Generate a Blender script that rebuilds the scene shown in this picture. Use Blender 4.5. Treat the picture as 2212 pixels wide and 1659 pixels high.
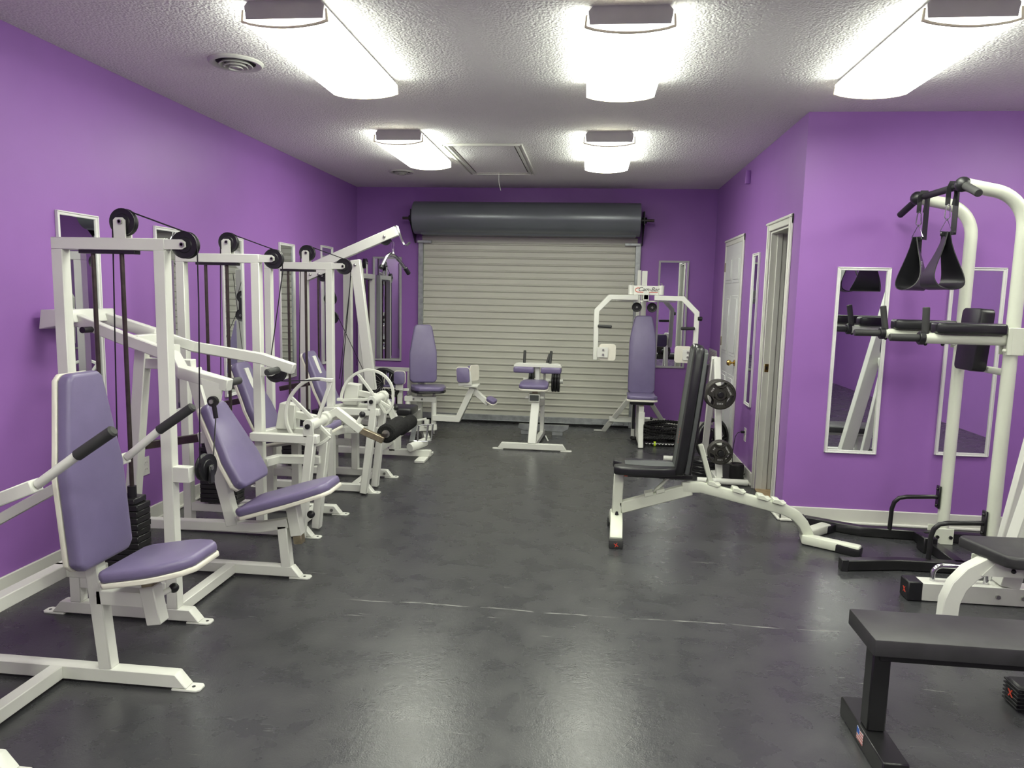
import bpy, bmesh, math, random
from mathutils import Vector as V, Matrix
random.seed(7)
for o in list(bpy.data.objects): bpy.data.objects.remove(o)
SC = bpy.context.scene
COL = SC.collection
R = math.radians

# ------------------------------------------------------------------ camera
cam_d = bpy.data.cameras.new('camera'); cam = bpy.data.objects.new('camera', cam_d); COL.objects.link(cam)
cam_d.sensor_width = 36.0; cam_d.lens = 36.0*1554.2/2212.0; cam_d.clip_start = 0.02
yaw, pitch, roll = -0.1072022, -0.1225796, 0.0222753
fw = V((math.sin(yaw)*math.cos(pitch), math.cos(yaw)*math.cos(pitch), math.sin(pitch)))
rt = V((math.cos(yaw), -math.sin(yaw), 0)); upv = rt.cross(fw)
r2 = rt*math.cos(roll)+upv*math.sin(roll); u2 = -rt*math.sin(roll)+upv*math.cos(roll)
cam.matrix_world = Matrix(((r2.x,u2.x,-fw.x,0),(r2.y,u2.y,-fw.y,0),(r2.z,u2.z,-fw.z,1.514),(0,0,0,1)))
SC.camera = cam
# ------------------------------------------------------------------ world, exposure
w = bpy.data.worlds.new('world'); SC.world = w; w.use_nodes = True
w.node_tree.nodes['Background'].inputs[0].default_value = (0.6,0.62,0.66,1)
w.node_tree.nodes['Background'].inputs[1].default_value = 0.05
SC.view_settings.view_transform = 'Standard'; SC.view_settings.look = 'None'
SC.view_settings.exposure = 0.88; SC.view_settings.gamma = 1.0; SC.view_settings.use_curve_mapping = False
LAMP = 14.0     # radiance of the fluorescent diffusers

# ------------------------------------------------------------------ materials
MATS = {}
def new_mat(name):
    m = bpy.data.materials.new(name); m.use_nodes = True; MATS[name] = m
    nt = m.node_tree; b = nt.nodes['Principled BSDF']
    return m, nt, b
def N(nt, typ, **kw):
    n = nt.nodes.new(typ)
    for k, v in kw.items():
        if k in n.inputs: n.inputs[k].default_value = v
        else: setattr(n, k, v)
    return n
def coords(nt, scale=(1,1,1)):
    t = N(nt,'ShaderNodeNewGeometry'); mp = N(nt,'ShaderNodeMapping'); mp.inputs['Scale'].default_value = scale
    nt.links.new(t.outputs['Position'], mp.inputs['Vector']); return mp.outputs[0]
def simple(name, col, rough=0.4, metal=0.0, noise=0.06, nscale=8, bump=0.0, bscale=200, spec=0.5, rvar=0.0):
    m, nt, b = new_mat(name)
    b.inputs['Roughness'].default_value = rough; b.inputs['Metallic'].default_value = metal
    b.inputs['Specular IOR Level'].default_value = spec
    c = coords(nt)
    n = N(nt,'ShaderNodeTexNoise'); n.inputs['Scale'].default_value = nscale; n.inputs['Detail'].default_value = 5
    nt.links.new(c, n.inputs['Vector'])
    r = N(nt,'ShaderNodeValToRGB')
    r.color_ramp.elements[0].position = 0.3; r.color_ramp.elements[1].position = 0.7
    r.color_ramp.elements[0].color = tuple(x*(1-noise) for x in col)+(1,)
    r.color_ramp.elements[1].color = tuple(min(1,x*(1+noise)) for x in col)+(1,)
    nt.links.new(n.outputs[0], r.inputs[0]); nt.links.new(r.outputs[0], b.inputs['Base Color'])
    if rvar:
        mr = N(nt,'ShaderNodeMapRange'); mr.inputs[3].default_value = rough-rvar; mr.inputs[4].default_value = rough+rvar
        nt.links.new(n.outputs[0], mr.inputs[0]); nt.links.new(mr.outputs[0], b.inputs['Roughness'])
    if bump:
        n2 = N(nt,'ShaderNodeTexNoise'); n2.inputs['Scale'].default_value = bscale; n2.inputs['Detail'].default_value = 3
        nt.links.new(c, n2.inputs['Vector'])
        bp = N(nt,'ShaderNodeBump'); bp.inputs['Strength'].default_value = bump; bp.inputs['Distance'].default_value = 0.002
        nt.links.new(n2.outputs[0], bp.inputs['Height']); nt.links.new(bp.outputs[0], b.inputs['Normal'])
    return m
simple('wall', (0.300,0.135,0.430), 0.42, noise=0.03, nscale=3, bump=0.10, bscale=160, spec=0.35)
simple('white_paint', (0.70,0.71,0.65), 0.33, noise=0.025, nscale=6)
simple('white_trim', (0.66,0.66,0.60), 0.4, noise=0.03, nscale=5)
simple('white_door', (0.66,0.67,0.66), 0.4, noise=0.02, nscale=5)
simple('cream_post', (0.66,0.69,0.58), 0.33, noise=0.03, nscale=5)
simple('mirror_frame', (0.72,0.72,0.70), 0.4, noise=0.03)
simple('grey_frame', (0.46,0.46,0.46), 0.45, noise=0.04)
simple('purple_vinyl', (0.165,0.137,0.250), 0.34, noise=0.05, nscale=12, bump=0.12, bscale=420)
simple('piping', (0.74,0.72,0.62), 0.45)
simple('bench_vinyl', (0.034,0.033,0.036), 0.45, noise=0.25, nscale=9, bump=0.12, bscale=380)
simple('black_vinyl', (0.012,0.012,0.014), 0.32, noise=0.2, bump=0.12, bscale=380)
simple('grey_vinyl', (0.075,0.082,0.080), 0.42, noise=0.08, bump=0.1, bscale=380)
simple('black_metal', (0.012,0.012,0.013), 0.30, noise=0.2)
simple('black_plastic', (0.010,0.010,0.012), 0.4, noise=0.2)
simple('rubber', (0.011,0.011,0.012), 0.6, noise=0.25, bump=0.15, bscale=300)
simple('grip_grey', (0.035,0.036,0.035), 0.6, noise=0.15, bump=0.2, bscale=260)
simple('foam', (0.018,0.018,0.018), 0.95, noise=0.6, nscale=160, bump=0.5, bscale=330, spec=0.15)
simple('iron', (0.055,0.052,0.046), 0.42, metal=0.35, noise=0.15, nscale=25)
simple('chrome', (0.62,0.62,0.64), 0.14, metal=1.0, noise=0.02)
simple('rod_steel', (0.085,0.070,0.062), 0.30, metal=0.7, noise=0.2, nscale=30)
simple('worn_chrome', (0.34,0.29,0.20), 0.3, metal=0.7, noise=0.25, nscale=30)
simple('bolt_steel', (0.45,0.45,0.43), 0.3, metal=0.9)
simple('galvanised', (0.36,0.38,0.38), 0.42, metal=0.55, noise=0.2, nscale=18)
simple('slat_paint', (0.54,0.54,0.465), 0.38, noise=0.04, nscale=2)
simple('coil_paint', (0.16,0.175,0.19), 0.30, metal=0.25, noise=0.05, nscale=3)
simple('lamp_housing', (0.36,0.34,0.36), 0.5)
simple('lens_rim', (0.78,0.72,0.55), 0.45)
simple('vent_paint', (0.52,0.52,0.48), 0.45)
simple('dark_void', (0.012,0.011,0.011), 0.9)
simple('brass', (0.62,0.42,0.12), 0.22, metal=1.0)
simple('hinge', (0.40,0.34,0.26), 0.35, metal=0.8)
simple('orange', (0.72,0.13,0.01), 0.5)
simple('red_ink', (0.62,0.06,0.03), 0.5)
simple('black_ink', (0.01,0.01,0.012), 0.5)
simple('white_ink', (0.75,0.75,0.74), 0.5)
simple('blue_ink', (0.04,0.13,0.50), 0.5)
simple('pink_ink', (0.62,0.22,0.20), 0.5)
simple('lime_tag', (0.55,0.75,0.02), 0.5)
simple('outlet_plastic', (0.68,0.67,0.64), 0.35)
simple('wood', (0.42,0.30,0.17), 0.5, noise=0.2, nscale=20)
m, nt, b = new_mat('mirror_glass')
b.inputs['Base Color'].default_value = (0.80,0.83,0.83,1); b.inputs['Metallic'].default_value = 1; b.inputs['Roughness'].default_value = 0.01
# popcorn ceiling
m, nt, b = new_mat('popcorn')
b.inputs['Base Color'].default_value = (0.80,0.785,0.76,1); b.inputs['Roughness'].default_value = 0.9; b.inputs['Specular IOR Level'].default_value = 0.15
c = coords(nt)
v1 = N(nt,'ShaderNodeTexVoronoi'); v1.inputs['Scale'].default_value = 75; nt.links.new(c, v1.inputs['Vector'])
n1 = N(nt,'ShaderNodeTexNoise'); n1.inputs['Scale'].default_value = 60; n1.inputs['Detail'].default_value = 4; nt.links.new(c, n1.inputs['Vector'])
mx = N(nt,'ShaderNodeMath', operation='MULTIPLY_ADD'); mx.inputs[1].default_value = -0.7
nt.links.new(v1.outputs['Distance'], mx.inputs[0]); nt.links.new(n1.outputs[0], mx.inputs[2])
bp = N(nt,'ShaderNodeBump'); bp.inputs['Strength'].default_value = 0.75; bp.inputs['Distance'].default_value = 0.008
nt.links.new(mx.outputs[0], bp.inputs['Height']); nt.links.new(bp.outputs[0], b.inputs['Normal'])
# rubber / painted floor with scuffs
m, nt, b = new_mat('floor_paint')
c = coords(nt)
def noise(scale, detail=4, vec=c, rough=0.55):
    n = N(nt,'ShaderNodeTexNoise'); n.inputs['Scale'].default_value = scale; n.inputs['Detail'].default_value = detail; n.inputs['Roughness'].default_value = rough
    nt.links.new(vec, n.inputs['Vector']); return n.outputs[0]
def mathn(op, a, bb=None, cc=None):
    n = N(nt,'ShaderNodeMath', operation=op)
    for i, x in enumerate((a, bb, cc)):
        if x is None: continue
        if isinstance(x,(int,float)): n.inputs[i].default_value = x
        else: nt.links.new(x, n.inputs[i])
    return n.outputs[0]
def ramp(x, lo, hi):
    n = N(nt,'ShaderNodeMapRange'); n.clamp = True
    nt.links.new(x, n.inputs[0]); n.inputs[1].default_value = lo; n.inputs[2].default_value = hi; return n.outputs[0]
big = noise(1.1, 4); mid = noise(6, 6)
def scuffs(rot, sc, thr, seed):
    mp = N(nt,'ShaderNodeMapping'); mp.inputs['Rotation'].default_value = (0,0,rot); mp.inputs['Location'].default_value = (seed,seed*2,0)
    mp.inputs['Scale'].default_value = (sc, sc*9, 1); nt.links.new(c, mp.inputs['Vector'])
    wv = N(nt,'ShaderNodeTexNoise'); wv.inputs['Scale'].default_value = 1; wv.inputs['Detail'].default_value = 5; wv.inputs['Distortion'].default_value = 0.35
    nt.links.new(mp.outputs[0], wv.inputs['Vector']); return ramp(wv.outputs[0], thr, thr+0.05)
s1 = scuffs(0.15, 6, 0.69, 3); s2 = scuffs(1.2, 5, 0.70, 11); s3 = scuffs(-0.5, 7, 0.70, 23)
sc_all = mathn('MAXIMUM', mathn('MAXIMUM', s1, s2), s3)
sc_all = mathn('MULTIPLY', sc_all, ramp(big, 0.40, 0.62))
sep = N(nt,'ShaderNodeSeparateXYZ'); nt.links.new(c, sep.inputs[0])
# long crack across the floor about 3.3 m from the camera
wob = mathn('MULTIPLY_ADD', noise(1.6,3), 0.10, 3.265)
d = mathn('ABSOLUTE', mathn('SUBTRACT', sep.outputs['Y'], wob))
crk = mathn('MULTIPLY', mathn('SUBTRACT', 1.0, ramp(d, 0.001, 0.006)), ramp(noise(9,3), 0.42, 0.6))
crk = mathn('MULTIPLY', crk, ramp(sep.outputs['X'], -1.3, -0.9))
crk = mathn('MULTIPLY', crk, mathn('SUBTRACT', 1.0, ramp(sep.outputs['X'], 1.0, 1.5)))
spk = ramp(noise(55,2), 0.74, 0.80)
marks = mathn('MAXIMUM', mathn('MULTIPLY', sc_all, 0.35), mathn('MAXIMUM', mathn('MULTIPLY', crk, 0.8), mathn('MULTIPLY', spk, 0.25)))
cr = N(nt,'ShaderNodeValToRGB'); nt.links.new(mid, cr.inputs[0])
cr.color_ramp.elements[0].position = 0.3; cr.color_ramp.elements[1].position = 0.75
cr.color_ramp.elements[0].color = (0.036,0.037,0.041,1); cr.color_ramp.elements[1].color = (0.058,0.059,0.061,1)
mixc = N(nt,'ShaderNodeMixRGB'); mixc.inputs[2].default_value = (0.34,0.34,0.32,1)
nt.links.new(marks, mixc.inputs[0]); nt.links.new(cr.outputs[0], mixc.inputs[1]); nt.links.new(mixc.outputs[0], b.inputs['Base Color'])
rr = mathn('ADD', mathn('MULTIPLY_ADD', mid, 0.16, 0.20), mathn('MULTIPLY', marks, 0.3))
nt.links.new(rr, b.inputs['Roughness']); b.inputs['Specular IOR Level'].default_value = 0.62
bp = N(nt,'ShaderNodeBump'); bp.inputs['Strength'].default_value = 0.22; bp.inputs['Distance'].default_value = 0.002
nt.links.new(mathn('ADD', noise(170,2), mathn('MULTIPLY', noise(38,4), 1.5)), bp.inputs['Height']); nt.links.new(bp.outputs[0], b.inputs['Normal'])
# fluorescent diffuser: two tube bands behind frosted acrylic
m, nt, b = new_mat('diffuser')
tc = N(nt,'ShaderNodeTexCoord'); sx = N(nt,'ShaderNodeSeparateXYZ'); nt.links.new(tc.outputs['Object'], sx.inputs[0])
ab = N(nt,'ShaderNodeMath', operation='ABSOLUTE'); nt.links.new(sx.outputs[0], ab.inputs[0])
rp = N(nt,'ShaderNodeValToRGB'); e = rp.color_ramp.elements
mr = N(nt,'ShaderNodeMapRange'); mr.inputs[2].default_value = 0.2; nt.links.new(ab.outputs[0], mr.inputs[0]); nt.links.new(mr.outputs[0], rp.inputs[0])
e[0].position = 0.0; e[0].color = (0.54,0.53,0.41,1); e[1].position = 1.0; e[1].color = (0.72,0.76,0.67,1)
for p_, c_ in ((0.2,(0.58,0.58,0.45,1)),(0.42,(0.96,1,0.87,1)),(0.66,(0.96,1,0.87,1)),(0.84,(0.53,0.56,0.49,1))):
    x = e.new(p_); x.color = c_
b.inputs['Base Color'].default_value = (0.8,0.8,0.75,1)
nt.links.new(rp.outputs[0], b.inputs['Emission Color']); b.inputs['Emission Strength'].default_value = LAMP
# wall register (fine louvre slots)
m, nt, b = new_mat('register')
c = coords(nt); bk = N(nt,'ShaderNodeTexBrick'); bk.inputs['Scale'].default_value = 1.0
bk.inputs['Color1'].default_value = (0.06,0.05,0.045,1); bk.inputs['Color2'].default_value = (0.10,0.085,0.07,1); bk.inputs['Mortar'].default_value = (0.55,0.52,0.48,1)
bk.inputs['Brick Width'].default_value = 0.03; bk.inputs['Row Height'].default_value = 0.016; bk.inputs['Mortar Size'].default_value = 0.005
sw = N(nt,'ShaderNodeSeparateXYZ'); cb = N(nt,'ShaderNodeCombineXYZ'); nt.links.new(c, sw.inputs[0])
nt.links.new(sw.outputs[1], cb.inputs[0]); nt.links.new(sw.outputs[2], cb.inputs[1]); nt.links.new(cb.outputs[0], bk.inputs['Vector'])
nt.links.new(bk.outputs[0], b.inputs['Base Color']); b.inputs['Roughness'].default_value = 0.5

# ------------------------------------------------------------------ mesh building
def basis(d, up=(0,0,1)):
    d = V(d).normalized(); up = V(up)
    s = d.cross(up)
    if s.length < 1e-4: s = d.cross(V((0,1,0)))
    s.normalize(); return d, s, s.cross(d).normalized()
class MB:
    def __init__(self): self.bm = bmesh.new()
    def add(self, verts, faces, bev=0, seg=1, only=None):
        t = bmesh.new(); vs = [t.verts.new(p) for p in verts]
        for f in faces:
            try: t.faces.new([vs[i] for i in f])
            except ValueError: pass
        bmesh.ops.recalc_face_normals(t, faces=t.faces[:])
        if bev:
            es = [e_ for e_ in t.edges if len(e_.link_faces)==2 and e_.calc_face_angle(0) > 0.35]
            bmesh.ops.bevel(t, geom=es, offset=bev, segments=seg, profile=0.5, affect='EDGES', clamp_overlap=True)
        me = bpy.data.meshes.new('tmp'); t.to_mesh(me); t.free(); self.bm.from_mesh(me); bpy.data.meshes.remove(me); return self
    def box(self, x0, x1, y0, y1, z0, z1, bev=0.003, seg=1):
        vs = [(x,y,z) for x in (x0,x1) for y in (y0,y1) for z in (z0,z1)]
        return self.add(vs, [(0,1,3,2),(4,6,7,5),(0,4,5,1),(2,3,7,6),(0,2,6,4),(1,5,7,3)], bev, seg)
    def sweep(self, pts, w, h, up=(0,0,1), bev=0.004, seg=1):
        """rectangular tube along a polyline, mitred; w = sideways, h = along up"""
        pts = [V(p) for p in pts]; n = len(pts); verts = []
        dirs = [(pts[i+1]-pts[i]).normalized() for i in range(n-1)]
        for i, p in enumerate(pts):
            a = dirs[max(i-1,0)]; c_ = dirs[min(i,n-2)]
            t = (a+c_).normalized(); d0, s, u = basis(a, up)
            for sw_, su in ((-1,-1),(1,-1),(1,1),(-1,1)):
                off = s*(w/2*sw_)+u*(h/2*su)
                k = -off.dot(t)/max(0.2, a.dot(t))
                verts.append(p+off+a*k)
        faces = [(3,2,1,0)]
        for i in range(n-1):
            for j in range(4): faces.append((i*4+j, i*4+(j+1)%4, (i+1)*4+(j+1)%4, (i+1)*4+j))
        faces.append(tuple((n-1)*4+j for j in range(4)))
        return self.add(verts, faces, bev, seg)
    def tube(self, pts, r, n=12, closed=False):
        pts = [V(p) for p in pts]; m_ = len(pts); rs = r if isinstance(r,(list,tuple)) else [r]*m_
        verts = []; faces = []; u = None
        for i, p in enumerate(pts):
            if closed: t = pts[(i+1)%m_]-pts[i-1]
            else: t = pts[min(i+1,m_-1)]-pts[max(i-1,0)]
            t.normalize()
            if u is None: _, s, u = basis(t)
            u = (u-t*u.dot(t)).normalized(); s = t.cross(u)
            for k in range(n):
                a = 2*math.pi*k/n; verts.append(p+(u*math.cos(a)+s*math.sin(a))*rs[i])
        for i in range(m_ if closed else m_-1):
            for k in range(n):
                j = (i+1)%m_; faces.append((i*n+k, i*n+(k+1)%n, j*n+(k+1)%n, j*n+k))
        if not closed: faces += [tuple(range(n))[::-1], tuple((m_-1)*n+k for k in range(n))]
        return self.add(verts, faces)
    def cyl(self, p0, p1, r, n=16, bev=0.0, r1=None):
        p0, p1 = V(p0), V(p1)
        if bev:
            d = (p1-p0).normalized(); return self.tube([p0, p0+d*0, p0+d*bev, p1-d*bev, p1, p1][1:5], [r-bev, r, r, r-bev], n)
        return self.tube([p0,p1], [r, r1 if r1 is not None else r], n)
    def ball(self, c_, r, n=12):
        c_ = V(c_); k = 7; verts = [c_+V((0,0,r))]; faces = []
        for i in range(1,k):
            th = math.pi*i/k
            for j in range(n): verts.append(c_+V((r*math.sin(th)*math.cos(2*math.pi*j/n), r*math.sin(th)*math.sin(2*math.pi*j/n), r*math.cos(th))))
        verts.append(c_-V((0,0,r)))
        for j in range(n): faces.append((0, 1+j, 1+(j+1)%n))
        for i in range(k-2):
            for j in range(n): faces.append((1+i*n+j, 1+(i+1)*n+j, 1+(i+1)*n+(j+1)%n, 1+i*n+(j+1)%n))
        L = len(verts)-1
        for j in range(n): faces.append((L, L-n+(j+1)%n, L-n+j))
        return self.add(verts, faces)
    def prism(self, outline, o, u, v, n_, th, bev=0, seg=1):
        """outline in (u,v) metres, extruded th along n_ from origin o"""
        o, u, v, n_ = V(o), V(u), V(v), V(n_)
        k = len(outline); verts = [o+u*a+v*b_ for a, b_ in outline]+[o+u*a+v*b_+n_*th for a, b_ in outline]
        faces = [tuple(range(k))[::-1], tuple(range(k,2*k))]+[(i,(i+1)%k,k+(i+1)%k,k+i) for i in range(k)]
        return self.add(verts, faces, bev, seg)
    def lathe(self, prof, o, axis, n=24, closed=True):
        o = V(o); d, s, u = basis(axis, (0,0,1) if abs(V(axis).normalized().z) < 0.9 else (0,1,0)); verts = []; faces = []
        for r_, h_ in prof:
            for k in range(n):
                a = 2*math.pi*k/n; verts.append(o+d*h_+(s*math.cos(a)+u*math.sin(a))*r_)
        m_ = len(prof)
        for i in range(m_ if closed else m_-1):
            j = (i+1)%m_
            for k in range(n): faces.append((i*n+k, i*n+(k+1)%n, j*n+(k+1)%n, j*n+k))
        return self.add(verts, faces)
OFF = {}
def obj(name, mb, mat, parent=None, smooth=40, sharp_all=False):
    me = bpy.data.meshes.new(name); bm = mb.bm if isinstance(mb, MB) else mb
    o = bpy.data.objects.new(name, me); COL.objects.link(o)
    off = V((0,0,0))
    if parent is not None: o.parent = parent; off = OFF[parent]
    if off.length: bmesh.ops.translate(bm, verts=bm.verts[:], vec=-off)
    bm.to_mesh(me); bm.free(); OFF[o] = off
    me.polygons.foreach_set('use_smooth', [True]*len(me.polygons)); me.set_sharp_from_angle(angle=R(smooth))
    me.materials.append(MATS[mat]); return o
def tag(o, label, cat, group=None):
    o['label'] = label; o['category'] = cat
    if group: o['group'] = group
    return o
def thing(name, label, cat, loc, group=None):
    o = bpy.data.objects.new(name, None); COL.objects.link(o); o.location = loc; o.empty_display_size = 0.1
    OFF[o] = V(loc); return tag(o, label, cat, group)
def struct(name, mb, mat, parent=None):
    o = obj(name, mb, mat, parent)
    if parent is None: o['kind'] = 'structure'
    return o
def clone(o, parent, dx=(0,0,0), name=None):
    c_ = o.copy(); COL.objects.link(c_); c_.parent = parent; c_.location = V(o.location)+V(dx); OFF[c_] = OFF.get(o, V((0,0,0))); return c_
def text_obj(name, s, size, o, u, v, mat, parent, ext=0.0008, shear=0.0, align='CENTER', space=1.0):
    cu = bpy.data.curves.new('t', 'FONT'); cu.body = s; cu.size = size; cu.extrude = ext; cu.align_x = align; cu.align_y = 'CENTER'; cu.shear = shear; cu.space_character = space
    to = bpy.data.objects.new('t', cu); COL.objects.link(to); bpy.context.view_layer.update()
    me = bpy.data.meshes.new_from_object(to.evaluated_get(bpy.context.evaluated_depsgraph_get()))
    bpy.data.objects.remove(to); u, v, o = V(u).normalized(), V(v).normalized(), V(o); n_ = u.cross(v)
    M = Matrix(((u.x,v.x,n_.x,o.x),(u.y,v.y,n_.y,o.y),(u.z,v.z,n_.z,o.z),(0,0,0,1)))
    bm = bmesh.new(); bm.from_mesh(me); bm.transform(M); bpy.data.meshes.remove(me)
    return obj(name, bm, mat, parent)
def arc(c_, r, a0, a1, n, u, v):
    c_, u, v = V(c_), V(u), V(v)
    return [c_+u*(r*math.cos(a0+(a1-a0)*i/n))+v*(r*math.sin(a0+(a1-a0)*i/n)) for i in range(n+1)]
def rrect(w_, h_, r, n=4):
    out = []
    for cx_, cy_, a in ((w_/2-r,h_/2-r,0),(-w_/2+r,h_/2-r,90),(-w_/2+r,-h_/2+r,180),(w_/2-r,-h_/2+r,270)):
        for i in range(n+1): t = R(a+90*i/n); out.append((cx_+r*math.cos(t), cy_+r*math.sin(t)))
    return out

# ================================================================== THE ROOM
XL, XR, YB, YN, ZC = -2.80, 1.365, 8.45, 5.05, 2.743
XE, YF = 4.6, -4.0          # far right side and the end behind the camera
struct('floor', MB().box(XL-0.2, XE+0.2, YF-0.2, YB+0.2, -0.1, 0, 0), 'floor_paint')
struct('ceiling', MB().box(XL-0.2, XE+0.2, YF-0.2, YB+0.2, ZC, ZC+0.1, 0), 'popcorn')
struct('wall_left', MB().box(XL-0.12, XL, YF-0.12, YB+0.12, 0, ZC, 0), 'wall')
struct('wall_back', MB().box(XL, XE+0.12, YB, YB+0.12, 0, ZC, 0), 'wall')
D0, D1, DZ = 5.315, 5.875, 2.05      # door opening in the short right-hand wall
wr = MB().box(XR, XR+0.12, YN, D0, 0, ZC, 0).box(XR, XR+0.12, D1, YB, 0, ZC, 0).box(XR, XR+0.12, D0, D1, DZ, ZC, 0)
struct('wall_right', wr, 'wall')
struct('wall_partition', MB().box(XR+0.12, XE, YN, YN+0.12, 0, ZC, 0), 'wall')
struct('wall_far_right', MB().box(XE, XE+0.12, YF-0.12, YN+0.12, 0, ZC, 0), 'wall')
struct('wall_front', MB().box(XL, XE, YF-0.12, YF, 0, ZC, 0), 'wall')
# baseboards
def baseboard(name, p0, p1, nx, ny):
    m_ = MB(); t = 0.014; h = 0.105
    x0, x1 = sorted((p0[0], p1[0])); y0, y1 = sorted((p0[1], p1[1]))
    m_.box(min(x0,x0+nx*t), max(x1,x1+nx*t), min(y0,y0+ny*t), max(y1,y1+ny*t), 0.0, h, 0.004)
    m_.box(min(x0,x0+nx*t*2), max(x1,x1+nx*t*2), min(y0,y0+ny*t*2), max(y1,y1+ny*t*2), 0.0, 0.018, 0.005)
    struct(name, m_, 'white_trim')
baseboard('baseboard_left', (XL,YF), (XL,YB), 1, 0)
baseboard('baseboard_back_left', (XL,YB), (-2.06,YB), 0, -1)
baseboard('baseboard_back_right', (0.56,YB), (XR,YB), 0, -1)
baseboard('baseboard_right_far', (XR,7.74), (XR,YB), -1, 0)
baseboard('baseboard_right', (XR,5.95), (XR,6.82), -1, 0)
baseboard('baseboard_right_near', (XR,YN-0.014), (XR,5.245), -1, 0)
baseboard('baseboard_partition', (XR-0.014,YN), (XE,YN), 0, -1)
# ---------------------------------------------------------------- open doorway in the right wall
cas = MB()
for y0, y1 in ((5.245, 5.315), (5.875, 5.945)):
    cas.box(XR-0.016, XR, y0, y1, 0, DZ+0.07, 0.004); cas.box(XR-0.024, XR-0.014, y0+0.008, y0+0.03, 0, DZ+0.06, 0.004)
cas.box(XR-0.0158, XR, 5.245, 5.945, DZ, DZ+0.07, 0.004); cas.box(XR-0.026, XR-0.014, 5.24, 5.95, DZ+0.045, DZ+0.065, 0.005)
door2 = struct('door_2', cas, 'white_trim')
struct('jamb', MB().box(XR, XR+0.12, 5.855, 5.8745, 0, DZ, 0.002).box(XR+0.045, XR+0.085, 5.843, 5.856, 0, DZ, 0.003), 'white_trim', door2)
struct('jamb', MB().box(XR, XR+0.12, 5.3155, 5.333, 0, DZ, 0.002), 'white_trim', door2)
struct('head_jamb', MB().box(XR, XR+0.12, 5.333, 5.855, DZ-0.018, DZ-0.0005, 0.002), 'white_trim', door2)
struct('strike_plate', MB().box(XR+0.012, XR+0.042, 5.852, 5.8555, 0.955, 1.02, 0.001), 'brass', door2)
struct('latch_hole', MB().box(XR+0.02, XR+0.034, 5.8508, 5.853, 0.975, 1.0, 0), 'black_metal', door2)
struct('threshold', MB().box(XR-0.005, XR+0.125, 5.333, 5.855, 0, 0.008, 0.002), 'wood', door2)
# ---------------------------------------------------------------- six panel door further along
y0, y1 = 6.83, 7.73
cas = MB()
cas.box(XR-0.016, XR, y0, y0+0.055, 0, 2.12, 0.004).box(XR-0.016, XR, y1-0.055, y1, 0, 2.12, 0.004).box(XR-0.0155, XR, y0, y1, 2.055, 2.12, 0.004)
cas.box(XR-0.026, XR-0.012, y0-0.003, y1+0.003, 2.095, 2.118, 0.005)
door3 = struct('door_3', cas, 'white_trim')
sl = obj('door_slab', MB().box(XR-0.011, XR-0.0005, y0+0.056, y1-0.056, 0.008, 2.054, 0.001), 'white_door', door3)
for ya, yb in ((6.945,7.235),(7.315,7.605)):
    for za, zb in ((0.22,0.80),(0.98,1.56),(1.68,1.94)):
        pm = MB()
        pm.box(XR-0.0140, XR-0.0105, ya, yb, za, zb, 0.003); pm.box(XR-0.020, XR-0.012, ya+0.03, yb-0.03, za+0.03, zb-0.03, 0.006)
        obj('panel', pm, 'white_door', sl)
for z_ in (0.25, 1.05, 1.80): obj('hinge', MB().box(XR-0.022, XR-0.010, y1-0.066, y1-0.046, z_, z_+0.09, 0.003), 'hinge', door3)
kn = MB().lathe([(0.0,0),(0.03,0),(0.03,0.006),(0.010,0.012),(0.010,0.03),(0.024,0.04),(0.028,0.055),(0.020,0.07),(0.0,0.073)], (XR-0.0115,6.93,0.93), (-1,0,0), 16, False)
obj('door_knob', kn, 'brass', door3)
# ---------------------------------------------------------------- roll-up door on the back wall
DX0, DX1, DTOP = -1.985, 0.475, 2.19
rb = MB().box(-2.045, -1.985, YB-0.055, YB, 0, 2.13, 0.004).box(0.475, 0.535, YB-0.055, YB, 0, 2.13, 0.004)
door1 = struct('door_1', rb, 'galvanised')
door1['label'] = 'galvanised guide rails of the closed roll-up shutter door'
PIT = 0.0777; NSL = 27; Z0 = 0.094
prof = [(0.0,0.0),(0.0,0.048),(-0.003,0.052),(-0.013,0.058),(-0.014,0.067),(-0.004,0.0745),(0.0,0.0777)]
slm = MB(); vs = []; fs = []
for x in (DX0-0.02, DX1+0.02):
    for y_, z_ in prof: vs.append((x, YB-0.020+y_, Z0+z_))
    for y_, z_ in prof[::-1]: vs.append((x, YB-0.017+y_*0.9, Z0+z_))
k = len(prof)*2
for i in range(k): fs.append((i,(i+1)%k,k+(i+1)%k,k+i))
fs += [tuple(range(k))[::-1], tuple(range(k,2*k))]
slm.add(vs, fs); s0 = obj('slat', slm, 'slat_paint', door1, smooth=25)
for i in range(1, NSL): clone(s0, door1, (0,0,PIT*i))
obj('bottom_bar', MB().box(DX0-0.02, DX1+0.02, YB-0.045, YB-0.012, 0.024, 0.094, 0.004).box(DX0-0.02, DX1+0.02, YB-0.060, YB-0.044, 0.024, 0.034, 0.003), 'galvanised', door1)
obj('bottom_seal', MB().box(DX0-0.02, DX1+0.02, YB-0.04, YB-0.02, 0.0, 0.024, 0.004), 'rubber', door1)
for i in range(9): obj('rivet', MB().ball((-1.8+i*0.265, YB-0.045, 0.078), 0.006, 8), 'bolt_steel', door1)
cz, cy, cr_ = 2.372, YB-0.215, 0.182
obj('coil_drum', MB().lathe([(0.0,0),(cr_,0),(cr_,2.545),(0.0,2.545)], (-2.045,cy,cz), (1,0,0), 48, False), 'coil_paint', door1, smooth=50)
obj('door_curtain', MB().prism([(-0.17,-0.02),(-0.05,-0.19),(0.188,-0.188),(0.205,-0.03)], (-1.965,cy,cz), (0,1,0), (0,0,1), (1,0,0), 2.425), 'coil_paint', door1)
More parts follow.
